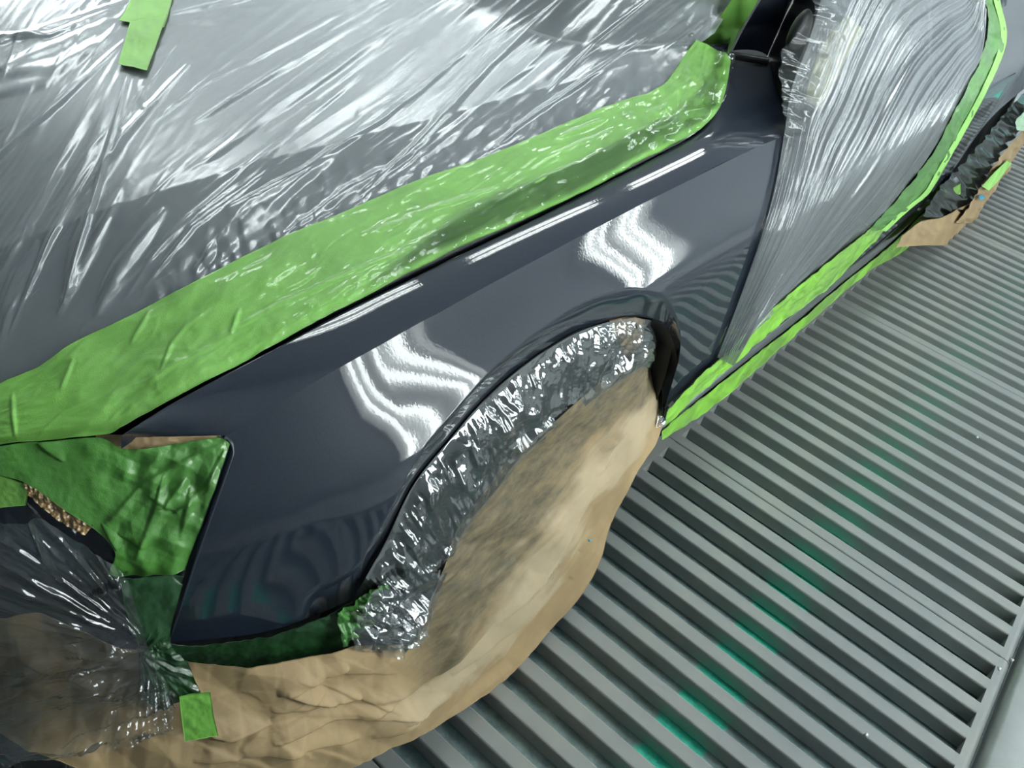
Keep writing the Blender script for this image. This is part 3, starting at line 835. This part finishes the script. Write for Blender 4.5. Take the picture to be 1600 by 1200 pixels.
for i in range(120):
    u0 = rng.uniform(-40, 1080); v0 = rng.uniform(-40, 560)
    ang = math.radians(rng.uniform(28, 46) if u0 > 350 else rng.uniform(38, 68)); L = rng.uniform(60, 230)
    du, dv = -math.cos(ang) * L, math.sin(ang) * L
    h += rng.uniform(0.0002, 0.0007) * segfold(U, V, [(u0, v0), (u0 + du * 0.5 + rng.uniform(-8, 8), v0 + dv * 0.5), (u0 + du, v0 + dv)], rng.uniform(3, 8))
wr = smoothstep(0.0, 0.25, fbm(U / 130, V / 130, 77) + 0.12)
ca, sa = 0.80, 0.60
h += 0.0006 * wr * (ridge((U * sa + V * ca) / 26, (-U * ca + V * sa) / 320, 11) - 0.5)
ca, sa = 0.55, 0.835
h += 0.0005 * (1 - wr) * smoothstep(520, 250, U) * (ridge((U * sa + V * ca) / 30, (-U * ca + V * sa) / 260, 12) - 0.5)
h += 0.0012 * fbm(U / 240, V / 240, 21, 2)
Aedge = np.linspace(0, 1, 430)[None, :]
near = smoothstep(0.80, 0.99, Aedge) * (smoothstep(150, 420, U) )
h += near * (-0.0025) + near * 0.004 * planes(U * 0.8 + V * 0.6, (V - U) * 0.6, 31, 24)
right = smoothstep(800, 1060, U)
h += right * crumple(U, V, 35, 30, 0.0010) 
put('masking_film', U, V, g_top, 0.004, h, 'hood_film', 'milky translucent plastic film stretched in folds over the hood and windscreen', 'film', 'sheets of masking film')

# ---- green tape along the bonnet edge
TB = [(-240, 762), (-60, 712), (0, 697), (60, 691), (157, 682), (190, 664), (225, 644), (285, 604), (375, 556), (487, 495), (571, 452), (639, 414), (725, 372), (826, 327), (916, 286), (987, 246), (1055, 211), (1096, 186), (1124, 150), (1139, 84)]
TOPT = [(-240, 722), (-60, 636), (0, 608), (67, 579), (127, 541), (195, 508), (240, 482), (300, 452), (397, 400), (500, 354), (590, 315), (650, 291), (740, 259), (825, 224), (900, 192), (965, 166), (1025, 144), (1052, 115), (1068, 88), (1084, 64)]
TB = [(x + 2, y + (14 if x > 230 else 6 if x > 170 else 0)) for x, y in TB]
U, V = sheet(TOPT, TB, 560, 64)
Wc = np.linspace(0, 1, 64)[None, :] + 0 * U; Sc = np.linspace(0, 1, 560)[:, None] + 0 * U
h = 0.0022 * fbm(Sc * 16, Wc * 4.0, 51, 4) + 0.0012 * ridge(Wc * 4 + 1.2 * fbm(Sc * 10, Wc, 58, 2), Sc * 9, 59) + 0.0012 * (ridge(Wc * 3 + Sc * 9, Sc * 7, 52) - 0.6) * smoothstep(0.25, 0.6, fbm(Sc * 9, Wc * 2, 53) + 0.45)
h += 0.0014 * crumple(U, V, 55, 34, 1.0) * smoothstep(0.55, 0.9, Wc) * smoothstep(0.25, 0.5, Sc) + 0.004 * crumple(U, V, 57, 26, 1.0) * smoothstep(0.80, 0.92, Sc)
for s in ([(237, 492), (222, 520), (205, 545)], [(330, 490), (290, 520), (270, 545), (252, 590)], [(375, 490), (360, 530)], [(60, 690), (100, 655), (240, 600), (380, 520)], [(560, 430), (440, 480), (330, 540)],
          [(640, 395), (560, 430), (500, 452)], [(770, 300), (700, 325), (640, 345)], [(640, 350), (560, 376)], [(900, 262), (820, 300), (740, 345)], [(1010, 205), (970, 225)], [(950, 190), (860, 225)],
          [(120, 570), (100, 620)], [(25, 620), (30, 690)]):
    h += 0.0020 * segfold(U, V, s, 6)
h -= 0.004 * smoothstep(0.9, 1.0, Wc)
put('masking_tape', U, V, g_top, 0.007, h, 'tape', 'wide wrinkled green masking tape band along the hood edge beside the bare fender', 'masking tape', 'strips of masking tape', back=0.0004)

# thin clear film lying over the lower half of that tape
A_ = [(t[0] * 0.42 + b[0] * 0.58, t[1] * 0.42 + b[1] * 0.58) for t, b in zip(TOPT, TB)][10:]
B_ = [(b[0] + 0.5, b[1] + 1.5) for b in TB][10:]
A_[0] = (B_[0][0] - 2, B_[0][1] - 6); A_[1] = (A_[1][0] * 0.5 + B_[1][0] * 0.5, A_[1][1] * 0.5 + B_[1][1] * 0.5)
U, V = sheet(A_, B_, 420, 40)
Sc = np.linspace(0, 1, 420)[:, None] + 0 * U
h = 0.0016 * crumple(U * 0.6 + V * 0.9, (V - U) * 0.35, 61, 30, 1.0) + 0.002 * fbm(U / 40, V / 40, 62)
h += 0.010 * planes(U, V, 63, 26, 5) * smoothstep(0.55, 0.85, Sc) + 0.004 * smoothstep(0.55, 0.85, Sc)
put('masking_film', U, V, g_top, 0.0105, h, 'clear_film', 'narrow clear crinkled film overlapping the lower half of the long hood-edge tape', 'film', 'sheets of masking film')

# tape up the windscreen pillar
A, B = pairs([(1092, 72), (1112, 44), (1143, 0), (1180, -60)], [(1139, 83), (1159, 44), (1187, -2), (1226, -70)], 60)
zt = np.linspace(0.832, 0.995, 60); wv = np.linspace(0, 1, 20)
Pp = np.array([[on_plane(A[i, 0] * (1 - t) + B[i, 0] * t, A[i, 1] * (1 - t) + B[i, 1] * t, 2, zt[i] + 0.002 * math.sin(9 * t + i * 0.3) * 0.6) for t in wv] for i in range(60)])
tag(grid('masking_tape', Pp, 'tape', None, back=0.0004), 'green tape strip running up beside the bare windscreen pillar', 'masking tape', 'strips of masking tape')

# two short patches on the hood
U, V = sheet([(214, -30), (208, 2), (197, 26), (187, 42)], [(279, -30), (271, 2), (264, 30), (257, 52)], 40, 24, False)
put('masking_tape', U, V, g_top, 0.0075, 0.0012 * fbm(U / 14, V / 14, 71), 'tape_pale', 'pale green tape patch at the top edge of the picture on the hood film', 'masking tape', 'tape patches on the hood film', 0.0004)
U, V = sheet([(205, 44), (197, 75), (186, 112)], [(262, 34), (246, 80), (231, 122)], 40, 24, False)
put('masking_tape', U, V, g_top, 0.0095, 0.0012 * fbm(U / 14, V / 14, 72), 'tape_pale', 'pale green tape patch with torn lower end overlapping another on the hood film', 'masking tape', 'tape patches on the hood film', 0.0004)
# ---- headlamp corner
U, V = sheet([(150, 678), (190, 679), (250, 682), (345, 680)], [(150, 705), (200, 712), (255, 706), (330, 694)], 60, 16)
put('masking_paper', U, V, g_side, 0.001, 0.001 * fbm(U / 8, V / 8, 81), 'paper', 'thin sliver of brown paper showing between headlamp tape and fender tip', 'masking paper')
HT = [(-220, 750), (-50, 706), (30, 691), (90, 687), (157, 682), (196, 700), (258, 695), (305, 687), (342, 683), (359, 692)]
HB = [(-220, 770), (-50, 738), (25, 746), (62, 765), (100, 792), (143, 820), (180, 858), (174, 893), (235, 893), (289, 888)]
U, V = sheet(HT, HB, 260, 150)
h = 0.0022 * fbm(U / 50, V / 50, 91, 4) + 0.0075 * planes(U, V, 93, 32, 6) * smoothstep(120, 230, U) + 0.0020 * planes(U, V, 95, 60)
for s in ([(350, 690), (300, 712), (225, 752), (190, 790), (165, 815)], [(297, 760), (290, 800), (280, 840)], [(230, 770), (262, 790), (300, 785)], [(160, 815), (183, 855)], [(185, 830), (228, 852)], [(60, 690), (100, 720)],
          [(350, 700), (320, 760), (270, 800)], [(255, 740), (240, 800), (210, 870)], [(290, 745), (255, 790)]):
    h += 0.0030 * segfold(U, V, s, 9, True, 2.6)
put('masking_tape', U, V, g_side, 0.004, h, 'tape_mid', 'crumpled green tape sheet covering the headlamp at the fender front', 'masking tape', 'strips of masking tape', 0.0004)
U, V = sheet([(-50, 735), (0, 741), (48, 757)], [(-50, 800), (0, 792), (42, 788)], 40, 20)
put('masking_tape', U, V, g_side, 0.003, 0.001 * fbm(U / 14, V / 14, 96), 'tape', 'small bright green tape end at the left edge below the headlamp tape', 'masking tape', 'strips of masking tape', 0.0004)
U, V = sheet([(36, 745), (62, 764), (100, 790), (147, 818)], [(46, 772), (74, 796), (104, 818), (134, 833)], 90, 26)
put('masking_paper', U, V, g_side, 0.004, 0.004 * crumple(U, V, 98, 11, 1.0), 'paper_film', 'small crinkled brown paper scrap at a slit in the headlamp tape', 'masking paper')

# ---- paper under the bumper and along the wheel
FT = [(-220, 965), (-70, 958), (60, 962), (150, 985), (220, 1012), (280, 1030), (400, 1030), (480, 1024), (540, 1008), (595, 1008),
      (640, 1004), (658, 975), (672, 925), (690, 870), (715, 815), (750, 765), (800, 705), (860, 650), (930, 598), (985, 560), (1015, 545), (1030, 590)]
FB = [(-220, 1150), (-70, 1150), (30, 1160), (80, 1180), (150, 1212), (220, 1250), (330, 1262), (440, 1236), (540, 1196), (620, 1163),
      (690, 1126), (760, 1080), (800, 1042), (840, 1000), (880, 955), (905, 925), (932, 878), (962, 800), (985, 750), (1003, 716), (1020, 690), (1031, 664)]
U, V = sheet(FT, FB, 640, 150)
Wc = np.linspace(0, 1, 150)[None, :] + 0 * U
def paper_folds(U, V, seed, n, box_, amp, wid, angs, lean=3.0):
    rg = random.Random(seed); h = np.zeros(U.shape)
    for i in range(n):
        u0 = rg.uniform(box_[0], box_[2]); v0 = rg.uniform(box_[1], box_[3]); a = math.radians(rg.uniform(*angs)); L = rg.uniform(40, 170)
        pts = [(u0 - math.cos(a) * L / 2, v0 - math.sin(a) * L / 2), (u0 + rg.uniform(-6, 6), v0 + rg.uniform(-6, 6)), (u0 + math.cos(a) * L / 2, v0 + math.sin(a) * L / 2)]
        if rg.random() < 0.5: pts = pts[::-1]
        h += rg.uniform(-0.5, 1.0) * amp * segfold(U, V, pts, rg.uniform(0.5, 1.5) * wid, True, lean)
    return h
front = smoothstep(700, 600, U)
h = (0.007 + 0.004 * front) * fbm(U / 120, V / 90, 101, 2) + front * 0.022 * planes(U, V, 103, 105, 6) + (1 - front) * 0.005 * planes(U, V, 113, 70, 5)
h += paper_folds(U, V, 7, 44, (0, 1020, 680, 1200), 0.0040, 10, (-50, 35)) + paper_folds(U, V, 8, 50, (640, 620, 1000, 1120), 0.0042, 8, (-62, -40))
h += 0.010 * segfold(U, V, [(430, 1080), (480, 1062), (540, 1040)], 14, True, 2.5) + 0.012 * segfold(U, V, [(440, 1078), (510, 1095), (560, 1085)], 9, True, 3) + 0.009 * segfold(U, V, [(290, 1125), (350, 1140), (420, 1125)], 10, True, 3)
h += 0.0016 * (1 - front) * (1 - Wc) * ridge((U * 0.75 + V * 0.66) / 28, (U * -0.66 + V * 0.75) / 120, 115)
h += 0.010 * segfold(U, V, [(560, 1120), (640, 1075), (740, 985), (840, 900), (900, 800), (960, 690)], 12, True, 4) + 0.008 * segfold(U, V, [(700, 1050), (820, 960), (900, 860)], 8, True, 4) - 0.010 * segfold(U, V, [(690, 1120), (790, 1030), (890, 900)], 13)
h += 0.008 * segfold(U, V, [(420, 1150), (520, 1120), (640, 1110), (740, 1040)], 9, True, 3) + 0.008 * segfold(U, V, [(580, 1150), (640, 1120), (700, 1080)], 8, True, 3) + 0.007 * segfold(U, V, [(300, 1180), (420, 1165), (560, 1150)], 8, True, 3)
h += 0.006 * smoothstep(0.85, 1.0, Wc) * fbm(U / 90, V / 90, 117)
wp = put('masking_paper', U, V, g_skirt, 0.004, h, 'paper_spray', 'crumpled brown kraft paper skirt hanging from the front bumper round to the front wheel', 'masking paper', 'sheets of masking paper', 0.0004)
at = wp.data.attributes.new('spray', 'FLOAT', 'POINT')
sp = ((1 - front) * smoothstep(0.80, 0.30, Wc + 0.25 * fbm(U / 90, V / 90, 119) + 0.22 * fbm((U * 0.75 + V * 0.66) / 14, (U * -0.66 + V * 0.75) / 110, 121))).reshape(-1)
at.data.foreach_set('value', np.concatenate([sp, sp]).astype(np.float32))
at = wp.data.attributes.new('pale_band', 'FLOAT', 'POINT')  # pale cream band between the sprayed part and the paper's outer edge
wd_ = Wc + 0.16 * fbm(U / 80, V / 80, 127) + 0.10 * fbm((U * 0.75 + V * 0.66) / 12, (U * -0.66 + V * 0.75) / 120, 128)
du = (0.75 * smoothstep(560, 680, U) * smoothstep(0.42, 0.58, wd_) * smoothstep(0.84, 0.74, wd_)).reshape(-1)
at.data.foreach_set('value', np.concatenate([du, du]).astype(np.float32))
U, V = sheet([(960, 503), (1003, 500), (1038, 514), (1052, 560)], [(985, 560), (1005, 565), (1020, 580), (1030, 610)], 70, 36)
put('masking_paper', U, V, g_skirt, -0.010, 0.008 * crumple(U, V, 123, 13, 1.0), 'paper_film', 'crinkled golden brown paper tucked into the top rear of the wheel opening', 'masking paper', 'sheets of masking paper')

# ---- film round the wheel opening
AT = [(545, 945), (560, 922), (603, 846), (645, 760), (700, 691), (760, 623), (830, 564), (900, 521), (960, 501), (1003, 498), (1038, 512), (1053, 556), (1046, 612), (1030, 660)]
AB = [(600, 1012), (652, 1000), (682, 915), (712, 842), (752, 782), (806, 718), (868, 662), (925, 618), (968, 590), (1000, 572), (1014, 585), (1022, 618), (1022, 645), (1018, 668)]
U, V = sheet(AT, AB, 380, 90)
Wc = np.linspace(0, 1, 90)[None, :] + 0 * U; Sc = np.linspace(0, 1, 380)[:, None] + 0 * U
h = 0.022 * planes(U, V, 131, 38, 6) * smoothstep(-0.1, 0.15, fbm(U / 60, V / 60, 137)) + 0.008 * fbm(U / 55, V / 55, 133, 2) + 0.0035 * ridge(Sc * 45 + Wc * 2, Wc * 1.5, 135)
h = h * smoothstep(1.0, 0.8, Wc) * smoothstep(0, 0.15, Wc) + 0.008 * smoothstep(0, 0.35, Wc)
put('masking_film', U, V, g_skirt, 0.0, h, 'wheel_film', 'silvery crumpled film ring inside the front wheel opening above the paper', 'film', 'sheets of masking film')
U, V = sheet([(548, 938), (572, 915), (600, 905), (630, 915), (650, 940)], [(540, 1002), (568, 1012), (598, 1014), (630, 1008), (654, 985)], 120, 70)
h = 0.030 * planes(U, V, 141, 26, 5)
put('masking_film', U, V, g_skirt, 0.012, h, 'wheel_film', 'bunched shiny film knot at the lower front of the wheel opening', 'film', 'sheets of masking film')
U, V = sheet([(520, 950), (548, 935), (575, 915), (600, 908)], [(530, 1005), (556, 985), (582, 960), (604, 930)], 70, 30)
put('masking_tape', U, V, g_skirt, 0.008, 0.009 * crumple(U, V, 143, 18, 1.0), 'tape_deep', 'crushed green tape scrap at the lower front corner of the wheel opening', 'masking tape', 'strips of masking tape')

# ---- tape below the fender and down the bumper joint
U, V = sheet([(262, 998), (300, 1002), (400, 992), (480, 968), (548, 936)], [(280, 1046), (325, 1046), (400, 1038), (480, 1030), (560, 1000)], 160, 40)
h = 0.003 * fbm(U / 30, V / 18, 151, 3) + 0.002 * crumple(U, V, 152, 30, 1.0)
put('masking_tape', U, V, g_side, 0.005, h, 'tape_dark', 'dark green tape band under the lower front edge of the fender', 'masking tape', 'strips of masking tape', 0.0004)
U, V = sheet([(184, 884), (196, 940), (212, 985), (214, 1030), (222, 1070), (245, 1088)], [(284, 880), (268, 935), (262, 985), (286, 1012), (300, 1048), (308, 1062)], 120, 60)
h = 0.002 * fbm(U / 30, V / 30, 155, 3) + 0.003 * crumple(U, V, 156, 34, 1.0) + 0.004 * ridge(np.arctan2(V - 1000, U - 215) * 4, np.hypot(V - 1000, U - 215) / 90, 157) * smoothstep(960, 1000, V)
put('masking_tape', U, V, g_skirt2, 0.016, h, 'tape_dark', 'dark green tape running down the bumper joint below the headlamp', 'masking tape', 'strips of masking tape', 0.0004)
U, V = sheet([(272, 1056), (276, 1090), (281, 1127)], [(318, 1050), (323, 1085), (331, 1119)], 40, 24, False)
put('masking_tape', U, V, g_skirt2, 0.026, 0.0012 * fbm(U / 10, V / 10, 158), 'tape_mid2', 'short green tape tab holding film to the brown bumper paper', 'masking tape', 'strips of masking tape', 0.0004)

# ---- film over the bumper
BT = [(-220, 785), (-70, 778), (0, 786), (38, 786), (62, 778), (100, 806), (150, 838), (190, 872), (202, 905), (214, 965)]
BBm = [(-220, 1185), (-70, 1175), (0, 1158), (60, 1150), (120, 1146), (170, 1138), (205, 1130), (235, 1118), (258, 1104), (268, 1070)]
U, V = sheet(BT, BBm, 260, 200)
ang = np.arctan2(V - 985, U - 240); rad = np.hypot(V - 985, U - 240)
h = 0.0030 * ridge(ang * 9, rad / 160, 161) * smoothstep(20, 90, rad) + 0.0030 * fbm(U / 60, V / 60, 163, 3) + 0.0075 * ridge(V / 30 + U / 130 + 0.4 * fbm(U / 90, V / 60, 166), U / 260, 165) * smoothstep(930, 990, V)
for s in ([(45, 780), (70, 840), (95, 880), (88, 885)], [(130, 985), (60, 1000), (-20, 1020)], [(195, 970), (100, 1000), (0, 1040)], [(275, 1085), (180, 1120), (60, 1130)], [(140, 900), (200, 870)]):
    h += 0.006 * segfold(U, V, s, 7)
put('masking_film', U, V, g_skirt2, 0.020, h, 'bumper_film', 'clear glossy film wrapped round the front bumper, pulled tight towards the tape', 'film', 'sheets of masking film')
U, V = sheet([(-70, 1140), (20, 1152), (80, 1172), (150, 1200), (200, 1225)], [(-70, 1290), (20, 1290), (80, 1290), (150, 1290), (200, 1290)], 120, 70)
put('masking_film', U, V, g_low, 0.0, 0.02 * crumple(U, V, 171, 34, 1.0, 0.8), 'dark_film', 'dark crumpled film bundle at the bottom left corner below the paper', 'film', 'sheets of masking film')

# ---- doors: film, yellow paper, tapes
LA = [(1116, 556), (1148, 470), (1178, 385), (1203, 300), (1219, 214), (1230, 140), (1256, 70), (1284, -20), (1330, -110), (1400, -130), (1470, -130), (1532, -120)]
LB = [(1132, 560), (1165, 522), (1202, 492), (1252, 452), (1302, 410), (1347, 370), (1390, 322), (1430, 268), (1470, 205), (1505, 140), (1532, 80), (1540, -100)]
U, V = sheet(LA, LB, 420, 260)
Wc = np.linspace(0, 1, 260)[None, :] + 0 * U; Sc = np.linspace(0, 1, 420)[:, None] + 0 * U
q = Wc + 0.02 * fbm(Sc * 1.2, Wc * 2, 181, 2)
h = 0.0032 * (ridge(q * 26, Sc * 0.9, 183, 3) - 0.6) * (0.8 + 0.5 * smoothstep(0.35, 0.8, Wc)) + 0.012 * fbm(Sc * 3, Wc * 3, 185, 2)
h += 0.0012 * ridge(q * 80, Sc * 1.4, 187, 2) * smoothstep(0.3, 0.7, Wc)
h = h * smoothstep(0, 0.05, Wc) * smoothstep(1.0, 0.95, Wc)
h += 0.014 * np.sin(np.pi * Wc) ** 1.6
put('masking_film', U, V, g_side, 0.007, h, 'door_film', 'clear film with fine streaky folds stretched over the doors and side windows', 'film', 'sheets of masking film')
U, V = sheet([(1252, 158), (1268, 100), (1290, 55), (1318, 24)], [(1280, 172), (1304, 118), (1326, 76), (1346, 48)], 60, 30)
put('masking_paper', U, V, g_side, 0.006, 0.0016 * fbm(U / 20, V / 20, 191), 'paper_yellow', 'pale yellow paper strip under the film by the door mirror', 'masking paper', None, 0.0004)
U, V = sheet([(1252, -20), (1226, 40), (1203, 87), (1205, 120), (1214, 160), (1220, 195), (1227, 236)], [(1330, -20), (1306, 40), (1290, 90), (1276, 130), (1262, 170), (1244, 205), (1231, 236)], 200, 90)
h = 0.012 * planes(U, V, 195, 18, 5) + 0.012 * fbm(U / 50, V / 50, 197, 2)
Wc = np.linspace(0, 1, 90)[None, :]
h = h + 0.045 * np.exp(-((U - 1255) / 35) ** 2 - ((V - 45) / 55) ** 2)
put('masking_film', U, V, g_side, 0.012, h, 'clear_film', 'crinkled clear film bunched round the door mirror', 'film', 'sheets of masking film')

DI = [(1526, -40), (1531, 0), (1537, 45), (1525, 94), (1482, 178), (1452, 238), (1411, 289), (1384, 322), (1349, 358)]
DO = [(1546, -40), (1552, 0), (1563, 60), (1546, 112), (1503, 195), (1471, 253), (1446, 295), (1415, 322), (1375, 358)]
U, V = sheet(DI, DO, 240, 30)
Wc = np.linspace(0, 1, 30)[None, :] + 0 * U; Sc = np.linspace(0, 1, 240)[:, None] + 0 * U
h = 0.004 * fbm(Sc * 30, Wc * 3, 201, 3) + 0.005 * planes(U, V, 203, 22)
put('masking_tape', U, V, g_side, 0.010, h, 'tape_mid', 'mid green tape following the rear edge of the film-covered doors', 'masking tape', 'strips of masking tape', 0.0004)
U, V = sheet([(1539, -40), (1545, 0), (1556, 58), (1539, 112), (1496, 195), (1464, 253), (1439, 295), (1408, 322), (1370, 356)], [(1549, -40), (1555, 0), (1566, 60), (1549, 112), (1506, 195), (1473, 254), (1448, 296), (1418, 322), (1378, 358)], 240, 8)
put('masking_tape', U, V, g_side, 0.012, 0.0015 * fbm(U / 20, V / 20, 204), 'tape_pale', 'thin lime green fine-line tape outlining the rear door edge', 'masking tape', 'strips of masking tape', 0.0004)
DI = [(1355, 352), (1349, 358), (1284, 409), (1250, 435), (1200, 477), (1150, 525), (1117, 558), (1090, 580), (1036, 634)]
DO = [(1388, 346), (1375, 358), (1304, 432), (1270, 459), (1215, 499), (1160, 545), (1120, 580), (1090, 604), (1030, 660)]
U, V = sheet(DI, DO, 260, 30)
Wc = np.linspace(0, 1, 30)[None, :] + 0 * U; Sc = np.linspace(0, 1, 260)[:, None] + 0 * U
h = 0.003 * fbm(Sc * 30, Wc * 3, 206, 3) + 0.003 * planes(U, V, 207, 26) + 0.002 * ridge(Wc * 3, Sc * 6, 208)
put('masking_tape', U, V, g_side, 0.010, h, 'tape_bright', 'bright green tape along the bottom of the doors above the sill', 'masking tape', 'strips of masking tape', 0.0004)
U, V = sheet([(a + 0.5, b + 1) for a, b in SILL_C], [(1500, 320), (1470, 345), (1403, 396), (1357, 423), (1262, 503), (1229, 533), (1112, 634), (1032, 686)], 260, 20)
h = 0.003 * fbm(U / 14, V / 14, 205, 3)
put('masking_tape', U, V, g_side, 0.004, h, 'tape_bright', 'green tape strip on the sill directly above the floor grating', 'masking tape', 'strips of masking tape', 0.0004)

# ---- rear wheel wrapping
U, V = sheet([(1470, 290), (1498, 262), (1535, 220), (1580, 165), (1650, 95)], [(1435, 345), (1500, 330), (1535, 290), (1575, 225), (1650, 150)], 140, 60)
h = 0.016 * planes(U, V, 211, 11, 5)
put('masking_film', U, V, g_rear, 0.0, h, 'black_film', 'black glossy crumpled film wrapped round the rear wheel', 'film', 'sheets of masking film')
U, V = sheet([(1405, 366), (1432, 346), (1470, 338), (1500, 322), (1512, 318)], [(1394, 385), (1430, 383), (1465, 381), (1500, 378), (1516, 344)], 90, 40)
put('masking_paper', U, V, g_rear, 0.01, 0.008 * fbm(U / 30, V / 30, 213, 3), 'paper', 'brown paper flap hanging below the sill in front of the rear wheel', 'masking paper', 'sheets of masking paper', 0.0004)
U, V = sheet([(1486, 345), (1520, 300), (1545, 262), (1570, 225), (1650, 140)], [(1514, 346), (1530, 322), (1560, 278), (1590, 232), (1650, 165)], 120, 30)
put('masking_paper', U, V, g_rear, 0.016, 0.012 * fbm(U / 14, V / 14, 215, 3), 'paper', 'narrow folded brown paper edge running along the rear wheel', 'masking paper', 'sheets of masking paper', 0.0004)
U, V = sheet([(1522, 288), (1540, 268), (1562, 248)], [(1534, 294), (1548, 280), (1570, 252)], 40, 12)
put('masking_tape', U, V, g_rear, 0.026, 0.001 * fbm(U / 10, V / 10, 217), 'tape_pale', 'pale green tape strip on the paper edge at the rear wheel', 'masking tape', 'strips of masking tape', 0.0004)
U, V = sheet([(1577, 200), (1576, 185), (1590, 170), (1615, 160)], [(1600, 204), (1605, 200), (1612, 195), (1620, 185)], 40, 24)
put('masking_tape', U, V, g_rear, 0.026, 0.004 * crumple(U, V, 219, 7, 1.0), 'tape_white', 'crumpled whitish green tape wad by the rear wheel at the right edge', 'masking tape', 'strips of masking tape', 0.0004)
U, V = sheet([(1516, 302), (1522, 300)], [(1520, 309), (1528, 305)], 8, 6, False)
put('masking_tape', U, V, g_rear, 0.028, 0 * U, 'blue_bit', 'tiny blue tape scrap on the rear wheel paper', 'masking tape', None, 0.0004)

# ---- specks: blue paint dot on the wheel paper, pale paint flakes on the grating
def speck(name, u, v, z, r, mat, label, cat, group=None, tilt=None):
    c = on_plane(np.array(float(u)), np.array(float(v)), 2, z) if tilt is None else tilt
    v_ = [(0, 0, r * 0.5), (0, 0, -r * 0.1)] + [(r * (1 + 0.5 * math.sin(3.1 * k + u)) * math.cos(k * math.pi / 3.5), r * (1.6 if name == 'paint_flake' else 1) * math.sin(k * math.pi / 3.5), 0.0) for k in range(7)]
    f_ = [[0, 2 + k, 2 + (k + 1) % 7] for k in range(7)] + [[1, 2 + (k + 1) % 7, 2 + k] for k in range(7)]
    o = make(name, [tuple(np.array(p) + c) for p in v_], f_, mat)
    return tag(o, label, cat, group)
speck('paint_flake', 1582, 1032, 0.0006, 0.0035, 'flake', 'white paint flake at the slab end of the grating seam', 'paint flake', 'paint flakes on the grating')
speck('paint_flake', 1562, 1045, 0.0006, 0.0035, 'flake', 'small white flake on the end rail left of the seam end', 'paint flake', 'paint flakes on the grating')
speck('paint_flake', 1354, 1148, 0.0006, 0.0035, 'flake', 'white paint flake lying on a slat near the bottom of the picture', 'paint flake', 'paint flakes on the grating')
speck('paint_flake', 1527, 683, 0.0006, 0.0035, 'flake', 'tiny white flake on a slat near the right edge', 'paint flake', 'paint flakes on the grating')
pd = hit(np.array([911.]), np.array([838.]), g_skirt)[0] + np.array([0.014, -0.004, 0.006])
speck('paint_speck', 911, 838, 0, 0.003, 'blue_bit', 'small blue paint speck on the edge of the wheel paper', 'paint speck', None, pd)
